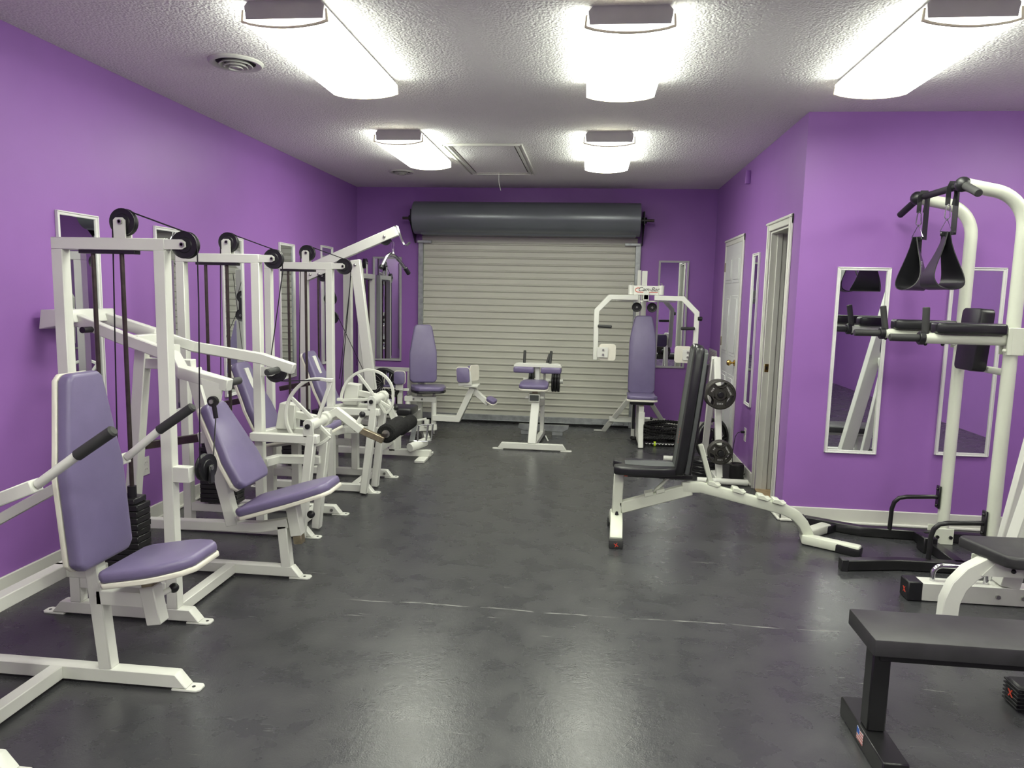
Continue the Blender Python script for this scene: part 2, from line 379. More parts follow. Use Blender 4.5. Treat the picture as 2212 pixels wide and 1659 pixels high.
obj('axle', MB().cyl((-2.19,cy,cz-0.005), (0.655,cy,cz-0.005), 0.016, 12), 'rod_steel', door1)
for x_ in (-2.085, 0.545):
    obj('coil_bracket', MB().prism([(-0.06,0.09),(0.213,0.11),(0.213,-0.27),(0.17,-0.27),(-0.07,-0.06)], (x_-0.004,cy,cz), (0,1,0), (0,0,1), (1,0,0), 0.008), 'black_metal', door1)
    obj('bearing', MB().cyl((x_-0.03,cy,cz-0.005), (x_+0.03,cy,cz-0.005), 0.034, 14), 'black_metal', door1)
for x_ in (-2.03, 0.37): obj('stop_clip', MB().box(x_-0.02, x_+0.15, YB-0.085, YB-0.058, 2.10, 2.128, 0.002), 'galvanised', door1)
obj('lock_bar', MB().box(0.05,0.18,YB-0.065,YB-0.045,0.028,0.062,0.004).box(0.30,0.42,YB-0.065,YB-0.045,0.028,0.055,0.004), 'galvanised', door1)

# ================================================================== CEILING FITTINGS
def make_light(label, cx_, ya, yb, group='fluorescent ceiling lights'):
    t = thing('ceiling_light', label, 'light', (cx_, (ya+yb)/2, ZC), group)
    hw = 0.188; d = 0.062
    # housing: shallow steel trough
    hs = MB(); hs.prism([(-0.16,0),(0.16,0),(0.178,-0.02),(0.172,-0.075),(-0.172,-0.075),(-0.178,-0.02)], (cx_,ya+0.0,ZC), (1,0,0), (0,0,1), (0,1,0), yb-ya)
    obj('housing', hs, 'lamp_housing', t)
    # wrap-around diffuser
    out = [(-hw,-d+0.028),(-hw-0.004,-d-0.022)]
    for i in range(1,12): s_ = -1+2*i/12; out.append((hw*s_, -d-0.026-0.022*(1-s_*s_)))
    out += [(hw+0.004,-d-0.022),(hw,-d+0.028),(hw-0.008,-d+0.028),(hw-0.006,-d-0.016)]
    inn = []
    for i in range(11,0,-1): s_ = -1+2*i/12; inn.append(((hw-0.008)*s_, -d-0.019-0.022*(1-s_*s_)))
    out += inn+[(-hw+0.006,-d-0.016),(-hw+0.008,-d+0.028)]
    df = MB(); vs = []; k = len(out)
    for y_ in (ya+0.012, yb-0.012): vs += [(cx_+a, y_, ZC+b_) for a, b_ in out]
    df.add(vs, [(i,(i+1)%k,k+(i+1)%k,k+i) for i in range(k)])
    o_ = obj('diffuser', df, 'diffuser', t)
    for y_ in (ya, yb-0.012):
        rm = MB(); vs = []
        for yy in (y_, y_+0.012): vs += [(cx_+a*1.008, yy, ZC+b_-0.002) for a, b_ in out]
        fs = [(i,(i+1)%k,k+(i+1)%k,k+i) for i in range(k)]
        half = len(out)//2
        for i in range(half):
            fs.append((i, i+1, k-2-i, k-1-i) if i+1 <= k-2-i else (i,)); fs.append((k+i, k+k-1-i, k+k-2-i, k+i+1) if i+1 <= k-2-i else (k,))
        fs = [f for f in fs if len(set(f)) > 2]
        rm.add(vs, fs); obj('end_rim', rm, 'lens_rim', t)
    return t
make_light('long fluorescent ceiling light at upper left, beside the large round air vent', -1.353, 3.12, 4.26)
make_light('long fluorescent ceiling light at top centre of the photo, seen almost end on', 0.121, 3.25, 4.36)
make_light('long fluorescent ceiling light at upper right, above the purple partition wall', 1.485, 3.24, 4.33)
make_light('far fluorescent ceiling light just left of the attic hatch', -1.507, 5.53, 6.64)
make_light('far fluorescent ceiling light right of the attic hatch, in front of the roll-up door', 0.088, 5.60, 6.77)
for xx in (-1.353, 0.121, 1.485, 3.0):  # unseen fixture rows, added to help light the room
    for yy in (0.55, -2.2): make_light('unseen fluorescent ceiling light, added behind the camera to light the room', xx, yy, yy+1.13, 'unseen added ceiling lights')
make_light('unseen fluorescent ceiling light, added behind the camera to light the room', 3.1, 3.24, 4.33, 'unseen added ceiling lights')  # one more unseen fixture, added to the right for room light
def vent(label, cx_, cy_, r):
    t = thing('air_vent', label, 'vent', (cx_,cy_,ZC), 'round ceiling air vents')
    obj('rim', MB().lathe([(r*0.72,0.0),(r,0.0),(r,0.006),(r*0.93,0.016),(r*0.80,0.014),(r*0.72,0.004)], (cx_,cy_,ZC), (0,0,-1), 36), 'vent_paint', t)
    obj('throat', MB().lathe([(0.0,0.0005),(r*0.74,0.0005),(r*0.74,0.002),(0.0,0.002)], (cx_,cy_,ZC), (0,0,-1), 30, False), 'dark_void', t)
    for f, d in ((0.62,0.020),(0.44,0.028),(0.26,0.034)):
        obj('ring', MB().lathe([(r*f,d),(r*f*0.78,d-0.020),(r*f*0.75,d-0.019),(r*f*0.96,d+0.002)], (cx_,cy_,ZC), (0,0,-1), 30), 'vent_paint', t)
    obj('cone', MB().lathe([(0.0,0.032),(r*0.12,0.03),(r*0.05,0.002),(0.0,0.002)], (cx_,cy_,ZC), (0,0,-1), 20, False), 'vent_paint', t)
vent('large round ceiling air vent left of the nearest left light', -1.975, 3.915, 0.145)
vent('small-looking round ceiling air vent beyond the far left light', -1.975, 7.37, 0.13)
# attic hatch
h = thing('attic_hatch', 'white framed attic hatch with a pull cord in the ceiling', 'hatch', (-0.945,6.74,ZC))
hm = MB(); X0, X1, Y0, Y1 = -1.275, -0.610, 6.02, 7.45
for a, b_, c_, d_ in ((X0,X0+0.065,Y0,Y1),(X1-0.065,X1,Y0,Y1),(X0+0.065,X1-0.065,Y0,Y0+0.065),(X0+0.065,X1-0.065,Y1-0.065,Y1)): hm.box(a,b_,c_,d_,ZC-0.012,ZC,0.003)
for a, b_, c_, d_ in ((X0,X0+0.016,Y0,Y1),(X1-0.016,X1,Y0,Y1),(X0,X1,Y0,Y0+0.016),(X0,X1,Y1-0.016,Y1),(X0+0.034,X0+0.05,Y0+0.034,Y1-0.034),(X1-0.05,X1-0.034,Y0+0.034,Y1-0.034)): hm.box(a,b_,c_,d_,ZC-0.020,ZC-0.010,0.003)
obj('frame', hm, 'white_trim', h)
obj('hatch_panel', MB().box(X0+0.075,X1-0.075,Y0+0.075,Y1-0.072,ZC-0.008,ZC+0.001,0.001), 'popcorn', h)
obj('gap', MB().box(X0+0.064,X1-0.064,Y0+0.064,Y1-0.064,ZC-0.003,ZC-0.001,0), 'dark_void', h)
obj('pull_cord', MB().tube([(-0.965,7.33,ZC-0.005),(-0.968,7.33,ZC-0.08),(-0.962,7.33,ZC-0.13),(-0.945,7.33,ZC-0.19)], 0.003, 6), 'white_trim', h)

# ================================================================== WALL FITTINGS
def mirror(label, axis, pos, a0, a1, z0, z1, inward, frame='mirror_frame', fw_=0.022, lean=0.0):
    """axis 'x': on a wall of constant x spanning y a0..a1; axis 'y': on a wall of constant y spanning x a0..a1"""
    mid_ = (a0+a1)/2
    t = thing('wall_mirror', label, 'mirror', ((pos, mid_, z0) if axis=='x' else (mid_, pos, z0)), 'tall narrow wall mirrors')
    def bx(mb, a, b_, za, zb, d0, d1, bev=0.002):
        p, q = sorted((pos+inward*d0, pos+inward*d1))
        if axis=='x': mb.box(p, q, a, b_, za, zb, bev)
        else: mb.box(a, b_, p, q, za, zb, bev)
    f = MB()
    for a, b_, za, zb in ((a0,a0+fw_,z0,z1),(a1-fw_,a1,z0,z1),(a0+fw_,a1-fw_,z0,z0+fw_),(a0+fw_,a1-fw_,z1-fw_,z1)): bx(f,a,b_,za,zb,0.0,0.014)
    for a, b_, za, zb in ((a0,a0+0.008,z0,z1),(a1-0.008,a1,z0,z1),(a0,a1,z0,z0+0.008),(a0,a1,z1-0.008,z1)): bx(f,a,b_,za,zb,0.012,0.019)
    obj('frame', f, frame, t)
    g = MB(); bx(g, a0+fw_-0.003, a1-fw_+0.003, z0+fw_-0.003, z1-fw_+0.003, 0.001, 0.007, 0); obj('mirror_glass', g, 'mirror_glass', t)
mirror('tall mirror on the left wall behind the nearest weight tower', 'x', XL, 3.545, 3.865, 0.67, 1.905, 1)
mirror('tall mirror on the left wall, second from the camera', 'x', XL, 4.395, 4.715, 0.67, 1.905, 1)
mirror('tall mirror on the left wall, third from the camera', 'x', XL, 5.245, 5.575, 0.68, 1.915, 1)
mirror('tall mirror on the left wall, fourth from the camera', 'x', XL, 6.255, 6.585, 0.70, 1.940, 1)
mirror('tall mirror on the left wall nearest the back corner', 'x', XL, 7.265, 7.595, 0.75, 1.985, 1)
mirror('grey framed mirror on the back wall left of the roll-up door', 'y', YB, -2.605, -2.255, 0.70, 1.935, -1, 'grey_frame')
mirror('grey framed mirror on the back wall behind the pec deck', 'y', YB, 0.745, 1.085, 0.72, 1.945, -1, 'grey_frame')
mirror('narrow looking white mirror between the two doors', 'x', XR, 6.175, 6.405, 0.62, 1.910, -1)
mirror('white framed mirror on the partition wall left of the power tower', 'y', YN, 1.615, 1.955, 0.495, 1.750, -1)
mirror('white framed mirror on the partition wall behind the power tower uprights', 'y', YN, 2.330, 2.670, 0.510, 1.762, -1)
def outlet(label, axis, pos, a, z, inward, w_=0.075, h_=0.118):
    t = thing('wall_outlet', label, 'outlet', ((pos,a,z) if axis=='x' else (a,pos,z)))
    p, q = sorted((pos, pos+inward*0.006))
    obj('plate', MB().box(p,q,a-w_/2,a+w_/2,z-h_/2,z+h_/2,0.002), 'outlet_plastic', t)
    for dz in (0.022,-0.022):
        p, q = sorted((pos+inward*0.004, pos+inward*0.0085))
        so = obj('socket', MB().prism(rrect(0.034,0.030,0.012), (pos+inward*0.005,a,z+dz), (0,1,0), (0,0,1), (inward,0,0), 0.003), 'outlet_plastic', t)
        sl_ = MB()
        for dy in (-0.007,0.007): sl_.box(*sorted((pos+inward*0.0078,pos+inward*0.0086)), a+dy-0.001, a+dy+0.001, z+dz-0.002, z+dz+0.006, 0)
        obj('slot', sl_, 'black_plastic', so)
outlet('white wall outlet above the baseboard behind the nearest weight stack', 'x', XL, 4.22, 0.38, 1)
outlet('white wall outlet with a black cord plugged in, left of the doorway', 'x', XR, 6.33, 0.36, -1)
t = thing('air_register', 'tall pale louvred air return on the short right wall', 'vent', (XR,8.235,0.1))
obj('frame', MB().box(XR-0.010,XR,7.96,8.51-0.07,0.15,0.965,0.003), 'vent_paint', t)
obj('grille', MB().box(XR-0.012,XR-0.008,7.985,8.42,0.175,0.94,0), 'register', t)
t = thing('door_sensor', 'small purple painted sensor box high on the right wall', 'sensor', (XR,6.78,2.55))
obj('housing', MB().box(XR-0.045,XR,6.755,6.80,2.545,2.665,0.010,2), 'wall', t)

# ================================================================== GYM MACHINE PARTS
T = 0.052     # square tube
def pulley(parent, c_, axis, r=0.058, th=0.03, bolt=0.026):
    d = V(axis).normalized(); c_ = V(c_)
    pr = [(0.0,-th/2),(r*0.55,-th/2),(r*0.60,-th/2+0.003),(r*0.88,-th/2+0.003),(r,-th/2),(r,-th/2+0.005),(r-0.009,-0.003),(r-0.009,0.003),(r,th/2-0.005),(r,th/2),(r*0.88,th/2-0.003),(r*0.60,th/2-0.003),(r*0.55,th/2),(0.0,th/2)]
    p = obj('pulley', MB().lathe(pr, c_, d, 28, False), 'black_plastic', parent, smooth=30)
    b_ = MB().cyl(c_-d*(bolt+0.008), c_+d*(bolt+0.008), 0.0065, 10)
    for s_ in (-1,1): b_.cyl(c_+d*s_*(bolt), c_+d*s_*(bolt+0.008), 0.011, 6)
    obj('bolt', b_, 'bolt_steel', p); return p
def knob(parent, c_, r=0.018): return obj('knob', MB().ball(c_, r, 14), 'black_plastic', parent)
def foot_base(x0, x1, yc, z0=0.012, z1=0.064, tl=0.045, tr=0.045, plate=0.05):
    """floor bar along x with sloped ends and drilled foot plates"""
    m_ = MB(); m_.prism([(x0-tl,z0-0.002),(x1+tr,z0-0.002),(x1,z1),(x0,z1)], (0,yc-T/2,0), (1,0,0), (0,0,1), (0,1,0), T, 0.003)
    for a, s_ in ((x0-tl,-1),(x1+tr,1)):
        m_.prism([(-0.06,-T/2-0.002),(plate-0.012,-T/2-0.002),(plate,-T/2+0.010),(plate,T/2-0.010),(plate-0.012,T/2+0.002),(-0.06,T/2+0.002)], (a,yc,0.0005), (s_,0,0), (0,1,0), (0,0,1), 0.008, 0.001)
    return m_
def foot_holes(parent, xs, yc):
    for x in xs: obj('bolt_hole', MB().cyl((x,yc,0.0085),(x,yc,0.0095),0.007,10), 'black_metal', parent)
def pad(parent, name, outline, o, u, v, n_, th, board=True, mat='purple_vinyl', bev=0.016, board_mat='piping'):
    """upholstered pad: outline in (u,v), cushion rises th along n_, with a pale backing board and edge piping"""
    o, n_ = V(o), V(n_).normalized(); u, v = V(u).normalized(), V(v).normalized()
    c_ = obj(name, MB().prism(outline, o+n_*0.004, u, v, n_, th, bev, 3), mat, parent, smooth=60)
    if board:
        obj(name+'_board', MB().prism([(a*1.0,b_*1.0) for a, b_ in outline], o-n_*0.014, u, v, n_, 0.020, 0.003), board_mat, c_)
    return c_
def back_outline(L, wb, wt, sh=0.62, r=0.03):
    """backrest seen from the front: u across, v up from 0 to L; tapers above sh*L"""
    h_ = wb/2; t_ = wt/2
    return [(-h_+r,0),(h_-r,0),(h_,r),(h_,L*sh),(h_-(h_-t_)*0.28,L*(sh+0.12)),(t_,L-r*0.7),(t_-r*0.8,L),(-t_+r*0.8,L),(-t_,L-r*0.7),(-h_+(h_-t_)*0.28,L*(sh+0.12)),(-h_,L*sh),(-h_,r)]
def seat_outline(L, wr_, wf, r=0.03):
    """seat: u across, v from the rear (0) to the front (L)"""
    h_ = wr_/2; f = wf/2
    return [(-h_+r,0),(h_-r,0),(h_,r),(h_,L*0.55),(h_-0.01,L*0.70),(f+0.02,L-0.035),(f-0.02,L),(-f+0.02,L),(-f-0.02,L-0.035),(-h_+0.01,L*0.70),(-h_,L*0.55),(-h_,r)]
def tower(t, x0, yn, base_r=0.58, plates=12, zst=0.20, stack_dx=0.245, left_ext=0.05, cable_right=None):
    """weight stack tower: frame in the x-z plane, near face at yn"""
    yc = yn+T/2; f = MB()
    f.box(x0,x0+T,yn,yn+T,0.064,1.672).box(x0+0.472,x0+0.472+T,yn,yn+T,0.064,1.672)
    f.box(x0,x0+0.472+T,yn,yn+T,1.670,1.722)
    obj('tower_frame', f, 'white_paint', t)
    bs = obj('base_bar', foot_base(x0-left_ext,x0+base_r,yc), 'white_paint', t); foot_holes(bs,(x0-left_ext-0.072,x0+base_r+0.072),yc)
    for dy in (0.002, T-0.008):
        b_ = MB().prism([(0,1.677),(0.080,1.677),(0.097,1.687),(0.097,1.708),(0.080,1.719),(0,1.719)], (x0+0.522,yn+dy,0), (1,0,0), (0,0,1), (0,1,0), 0.006)
        obj('pulley_bracket', b_, 'white_paint', t)
        b_ = MB().prism([(-0.028,1.722),(0.026,1.722),(0.026,1.797),(0.014,1.808),(-0.016,1.808),(-0.028,1.797)], (x0+0.322,yn+dy,0), (1,0,0), (0,0,1), (0,1,0), 0.006)
        obj('pulley_bracket', b_, 'white_paint', t)
    pulley(t, (x0+0.328,yc,1.790), (0,1,0)); pulley(t, (x0+0.606,yc,1.697), (0,1,0))
    obj('rod_mount', MB().box(x0+0.125,x0+0.385,yn+0.004,yn+T-0.004,1.654,1.670,0.002), 'black_metal', t)
    xs = x0+stack_dx
    for dx in (-0.067,0.067): obj('guide_rod', MB().cyl((xs+dx,yc,zst-0.01),(xs+dx,yc,1.656),0.0095,12), 'rod_steel', t)
    # cable: stack -> over both pulleys
    pts = [(xs,yc,zst+0.40),(x0+0.275,yc,1.775)]+[(p.x,p.y,p.z) for p in arc((x0+0.328,yc,1.790),0.052,math.pi,math.pi*0.40,6,(1,0,0),(0,0,1))]+[(p.x,p.y,p.z) for p in arc((x0+0.606,yc,1.697),0.052,math.pi*0.40,0,6,(1,0,0),(0,0,1))]
    if cable_right: pts += cable_right
    obj('cable', MB().tube(pts,0.0032,6), 'black_plastic', t)
    # shelf and stack
    sh = MB().box(x0+T,x0+0.472,yn,yn+T,zst-0.065,zst-0.013); obj('stack_shelf', sh, 'white_paint', t)
    for dx in (-0.067,0.067): obj('bumper', MB().cyl((xs+dx,yc,zst-0.013),(xs+dx,yc,zst),0.026,14), 'rubber', t)
    pm = MB().box(xs-0.12,xs+0.12,yc-0.05,yc+0.05,zst,zst+0.0275,0.003); p0 = obj('weight_plate', pm, 'black_metal', t)
    for i in range(1,plates): clone(p0, t, (random.uniform(-0.002,0.002),random.uniform(-0.002,0.002),0.029*i))
    zt = zst+0.029*plates
    hd = obj('top_plate', MB().box(xs-0.105,xs+0.105,yc-0.046,yc+0.046,zt,zt+0.026,0.003), 'black_metal', t)
    for dx in (-0.067,0,0.067): obj('bushing', MB().cyl((xs+dx,yc,zt+0.02),(xs+dx,yc,zt+0.075),0.019,14), 'black_plastic', hd)
def lever_grip(parent, p0, p1, r=0.018): return obj('grip', MB().cyl(p0,p1,r,16,0.006), 'grip_grey', parent)

# ================================================================== SHOULDER PRESS (nearest, left)
t = thing('shoulder_press_machine', 'white shoulder press machine with upright purple backrest, nearest the camera on the left', 'gym machine', (-1.95,2.435,0))
yc = 2.435
tower(t, -2.36, 1.87)
bs = obj('base_bar', foot_base(-2.50,-1.515,yc), 'white_paint', t); foot_holes(bs,(-1.455,),yc)
obj('connecting_bar', MB().box(-2.022,-1.970,1.92,2.409,0.012,0.064), 'white_paint', t)
obj('seat_frame', MB().sweep([(-1.798,yc,0.06),(-1.835,yc,0.46),(-1.885,yc,1.08)],T,T,(1,0,0)).box(-1.82,-1.625,yc-T/2,yc+T/2,0.320,0.376), 'white_paint', t)
obj('brace', MB().box(-2.03,-1.84,yc+0.03,yc+0.03+T,0.395,0.445).box(-2.03,-2.03+T,1.92,yc+0.05,0.395,0.445).box(-2.05,-1.998,1.90,1.952,0.06,0.445), 'white_paint', t)
obj('seat_sleeve', MB().sweep([(-1.590,yc,0.255),(-1.616,yc,0.402)],0.058,0.058,(1,0,0)), 'white_paint', t)
obj('seat_post', MB().sweep([(-1.612,yc,0.38),(-1.626,yc,0.462)],0.046,0.046,(1,0,0)), 'worn_chrome', t)
obj('pin', MB().cyl((-1.600,yc+0.02,0.352),(-1.575,yc+0.065,0.36),0.011,10), 'white_paint', t); knob(t,(-1.568,yc+0.075,0.362),0.019)
d = V((-0.055,0,0.70)).normalized(); n_ = V((0,1,0)).cross(d)
pad(t,'backrest',back_outline(0.715,0.305,0.185,0.50),(-1.830,yc,0.485),(0,1,0),d,n_,0.052)
d = V((0.335,0,0.062)).normalized(); n_ = d.cross(V((0,1,0)))
if n_.z < 0: n_ = -n_
pad(t,'seat',seat_outline(0.345,0.325,0.20),(-1.722,yc,0.452),(0,1,0),d,n_,0.042)
# press arms
for s_, ym in ((-1,2.15),(1,2.745)):
    k_ = 0.0 if s_ < 0 else -0.09
    a = obj('press_arm', MB().sweep([(-2.50,yc+s_*0.25,0.50),(-2.15+k_*0.4,ym,0.715-0.03*(s_>0)),(-1.815+k_,ym,0.852-0.045*(s_>0))],0.05,0.045,(0,0,1)), 'white_paint', t)
    obj('bar', MB().cyl((-1.81+k_,ym,0.855-0.045*(s_>0)),(-1.66+k_,ym,0.963-0.03*(s_>0)),0.0165,14), 'white_paint', a)
    lever_grip(a,(-1.668+k_,ym,0.957-0.03*(s_>0)),(-1.530+k_*0.8,ym,1.050-0.015*(s_>0)),0.0195)
obj('cross_arm', MB().box(-2.53,-2.47,yc-0.27,yc+0.27,0.47,0.53), 'white_paint', t)
obj('pivot_post', MB().box(-2.54,-2.49,yc-0.03,yc+0.03,0.06,0.50), 'white_paint', t)

# ================================================================== CHEST PRESS
t = thing('chest_press_machine', 'white chest press machine with reclined purple backrest and overhead lever arms, second from the camera', 'gym machine', (-2.0,3.3,0))
yc = 3.53
tower(t, -2.345, 2.935, cable_right=[(-1.688,2.962,1.45),(-1.712,2.972,0.72)])
bs = obj('base_bar', foot_base(-2.50,-1.525,yc), 'white_paint', t); foot_holes(bs,(-1.465,),yc)
obj('connecting_bar', MB().box(-1.888,-1.836,2.985,3.506,0.012,0.064), 'white_paint', t)
obj('seat_frame', MB().sweep([(-2.40,yc,0.252),(-1.70,yc,0.268),(-1.545,yc,0.300)],T,T).sweep([(-1.558,yc,0.06),(-1.578,yc,0.285)],T,T,(1,0,0)), 'white_paint', t)
obj('rear_post', MB().sweep([(-2.455,yc,0.06),(-2.325,yc,1.20)],0.062,0.062,(1,0,0)), 'white_paint', t)
obj('backrest_post', MB().sweep([(-1.852,yc,0.27),(-2.052,yc,1.10)],0.058,0.062,(1,0,0)), 'white_paint', t)
obj('top_brace', MB().box(-2.33,-2.05,yc-T/2,yc+T/2,1.092,1.146), 'white_paint', t)
obj('pulley_arm', MB().box(-1.825,-1.745,2.938,2.985,0.655,0.725), 'white_paint', t)
pulley(t,(-1.716,3.03,0.708),(1,-0.10,0),0.062)
obj('pulley_hanger', MB().box(-1.698,-1.685,3.01,3.05,0.635,0.72,0.004), 'black_metal', t)
obj('cable', MB().tube([(-1.712,3.085,0.72),(-1.752,3.195,0.92)],0.0032,6), 'black_plastic', t)
obj('back_adjuster', MB().sweep([(-2.40,yc+0.06,0.66),(-1.98,yc+0.06,0.735)],0.042,0.042), 'rod_steel', t)
obj('adjuster_sleeve', MB().sweep([(-2.06,yc+0.06,0.72),(-1.90,yc+0.06,0.75)],0.055,0.06), 'white_paint', t)
obj('seat_sleeve', MB().sweep([(-1.498,yc,0.235),(-1.528,yc,0.420)],0.060,0.060,(1,0,0)), 'white_paint', t)
obj('seat_post', MB().sweep([(-1.490,yc,0.190),(-1.497,yc,0.250)],0.048,0.048,(1,0,0)), 'worn_chrome', t)
knob(t,(-1.45,yc+0.06,0.33),0.021)
d = V((-0.215,0,0.395)).normalized(); n_ = V((0,1,0)).cross(d)
pad(t,'backrest',back_outline(0.47,0.315,0.20,0.35),(-1.760,yc,0.492),(0,1,0),d,n_,0.052)
d = V((0.47,0,0.15)).normalized(); n_ = d.cross(V((0,1,0)))
if n_.z < 0: n_ = -n_
pad(t,'seat',seat_outline(0.50,0.33,0.20),(-1.765,yc,0.352),(0,1,0),d,n_,0.044)
na = obj('lever_arm', MB().sweep([(-2.66,3.42,1.362),(-2.376,3.42,1.260),(-2.09,3.42,1.168),(-1.945,3.25,1.113),(-1.695,3.225,1.060)],0.05,0.058), 'white_paint', t)
lever_grip(na,(-1.715,3.252,1.068),(-1.715,3.36,1.068),0.019)
fa = obj('lever_arm', MB().sweep([(-2.66,3.64,1.360),(-2.33,3.64,1.268),(-2.20,3.80,1.188),(-1.82,3.83,1.134),(-1.635,3.83,1.080)],0.05,0.058), 'white_paint', t)
lever_grip(fa,(-1.715,3.80,1.075),(-1.715,3.665,1.075),0.019)
obj('counterweight', MB().prism([(-2.76,1.39),(-2.60,1.395),(-2.58,1.33),(-2.775,1.29)],(0,3.36,0),(1,0,0),(0,0,1),(0,1,0),0.34,0.004), 'white_paint', t)
obj('cross_bar', MB().box(-2.23,-2.18,3.43,3.63,1.16,1.215).sweep([(-2.31,3.43,1.245),(-2.31,3.63,1.245)],0.05,0.05), 'white_paint', t)
obj('stop_bolt', MB().cyl((-2.515,3.33,1.295),(-2.515,3.40,1.295),0.016,12), 'black_metal', t)
obj('cable_lug', MB().prism([(-1.83,1.09),(-1.72,1.065),(-1.735,0.985),(-1.775,0.955),(-1.80,0.98)],(0,3.205,0),(1,0,0),(0,0,1),(0,1,0),0.012), 'white_paint', t)
obj('cable_end', MB().cyl((-1.765,3.185,0.985),(-1.765,3.205,0.985),0.025,16).cyl((-1.763,3.195,0.98),(-1.752,3.195,0.905),0.011,10), 'black_metal', t)
obj('bolt', MB().cyl((-1.765,3.175,0.985),(-1.765,3.186,0.985),0.011,6), 'bolt_steel', t)

# ================================================================== LEG MACHINES WITH CAM WHEELS
def leg_machine(t, dx, dy, spiral, bottom_bar, lever, roller, low=True):
    x0 = -2.49+dx; yn = 4.12+dy; yc = yn+T/2
    hx, hz = -1.655+dx, 0.712
    tower(t, x0, yn, base_r=0.785, cable_right=([(x0+0.655,yc+0.01,1.62),(x0+0.560,yn+0.045,1.06)] if low else [(x0+0.64,yc+0.03,1.55),(hx-0.285,yn+0.085,0.72)]))
    def S(p): return (p[0]+dx, p[1]+dy, p[2])
    bs = obj('base_bar', foot_base(x0-0.03,-1.695+dx,4.625+dy), 'white_paint', t); foot_holes(bs,(-1.62+dx,),4.625+dy)
    for xx in (-1.80,-1.71): obj('bolt', MB().cyl(S((xx,4.592,0.036)),S((xx,4.60,0.036)),0.011,8), 'bolt_steel', t)
    obj('connecting_bar', MB().box(-1.845+dx,-1.793+dx,4.168+dy,4.602+dy,0.012,0.064), 'white_paint', t)
    # pivot frame
    obj('pivot_frame', MB().box(-2.022+dx,-1.60+dx,4.066+dy,4.118+dy,0.606,0.656).sweep([S((-2.0,4.15,0.631)),S((-1.94,4.30,0.631)),S((-1.60,4.30,0.631))],T,T), 'white_paint', t)
    obj('pivot_leg', MB().sweep([S((-1.722,4.092,0.012)),S((-1.640,4.092,0.660))],0.055,T,(1,0,0)), 'white_paint', t)
    obj('pivot_leg', MB().sweep([S((-1.700,4.30,0.012)),S((-1.630,4.30,0.660))],0.055,T,(1,0,0)), 'white_paint', t)
    obj('low_brace', MB().sweep([S((-1.97,4.15,0.458)),S((-1.93,4.26,0.458)),S((-1.66,4.28,0.460))],T,T), 'white_paint', t)
    obj('pivot_lug', MB().prism([(-0.030,0.645),(0.032,0.645),(0.030,0.735),(0.014,0.752),(-0.012,0.752),(-0.030,0.735)],(hx,yn-0.054,0),(1,0,0),(0,0,1),(0,1,0),0.014,0.002), 'white_paint', t)
    hub = obj('hub', MB().cyl((hx,yn-0.035,hz),(hx,yn+0.24,hz),0.033,20).cyl((hx,yn+0.19,hz),(hx,yn+0.26,hz),0.045,20), 'white_paint', t)
    obj('bolt', MB().cyl((hx,yn-0.066,hz),(hx,yn-0.035,hz),0.016,8), 'black_metal', hub)
    # cam wheel: spiral rim + spokes in plane y = yn+0.085
    yw = yn+0.085; pts = []
    for i in range(len(spiral)-1):
        a0, r0 = spiral[i]; a1, r1 = spiral[i+1]; k = 6
        for j in range(k):
            a = R(a0+(a1-a0)*j/k); r_ = r0+(r1-r0)*j/k; pts.append((hx+r_*math.cos(a), yw, hz+r_*math.sin(a)))
    a, r_ = spiral[-1]; pts.append((hx+r_*math.cos(R(a)), yw, hz+r_*math.sin(R(a))))
    cam_ = obj('cam_wheel', MB().sweep(pts,0.020,0.020,(0,1,0),0.003), 'white_paint', t)
    for idx in bottom_bar:
        a, r_ = idx; obj('spoke', MB().sweep([(hx+0.02*math.cos(R(a)),yw,hz+0.02*math.sin(R(a))),(hx+r_*math.cos(R(a)),yw,hz+r_*math.sin(R(a)))],0.022,0.016,(0,1,0),0.003), 'white_paint', cam_)
    a, r_ = spiral[0]; obj('cable_clip', MB().box(hx+r_*math.cos(R(a))-0.03,hx+r_*math.cos(R(a))+0.012,yw-0.016,yw+0.016,hz+r_*math.sin(R(a))-0.004,hz+r_*math.sin(R(a))+0.018), 'white_paint', cam_)
    # low pulley with bracket on the upright
    if low:
        for dyy in (0.002,T+0.06): obj('pulley_bracket', MB().prism([(0,0.999),(0.070,0.999),(0.088,1.010),(0.088,1.042),(0.070,1.055),(0,1.055)],(x0+0.522,yn+dyy,0),(1,0,0),(0,0,1),(0,1,0),0.006), 'white_paint', t)
        pulley(t,(x0+0.602,yn+0.042,1.020),(0,1,0),0.062,0.03,0.034)
        obj('cable', MB().tube([(x0+0.602,yn+0.042,0.967),(x0+0.66,yn+0.05,0.966),(hx+0.085,yw,hz+0.268)],0.0032,6), 'black_plastic', t)
    # lever with sliding end, pop pin, roller
    lv = obj('lever_arm', MB().sweep([(p[0]+dx,4.375+dy,p[1]) for p in lever[:-1]],0.046,0.05,(0,0,1)), 'white_paint', t)
    p, q = lever[-2], lever[-1]
    ex = (q[0]-p[0], q[1]-p[1]); obj('lever_slide', MB().sweep([(p[0]-ex[0]*0.3+dx,4.375+dy,p[1]-ex[1]*0.3),(q[0]+dx,4.375+dy,q[1])],0.036,0.042,(0,0,1)), 'worn_chrome', lv)
    k0 = lever[-2]; obj('pin', MB().cyl((k0[0]-0.035+dx,4.375+dy,k0[1]+0.03),(k0[0]-0.005+dx,4.375+dy,k0[1]+0.085),0.014,10), 'white_paint', lv)
    knob(lv,(k0[0]+0.004+dx,4.375+dy,k0[1]+0.104),0.020)
    rx, rz, rr_ = roller
    obj('roller_axle', MB().cyl((rx+dx,4.37+dy,rz),(rx+dx,4.80+dy,rz),0.014,12), 'rod_steel', lv)
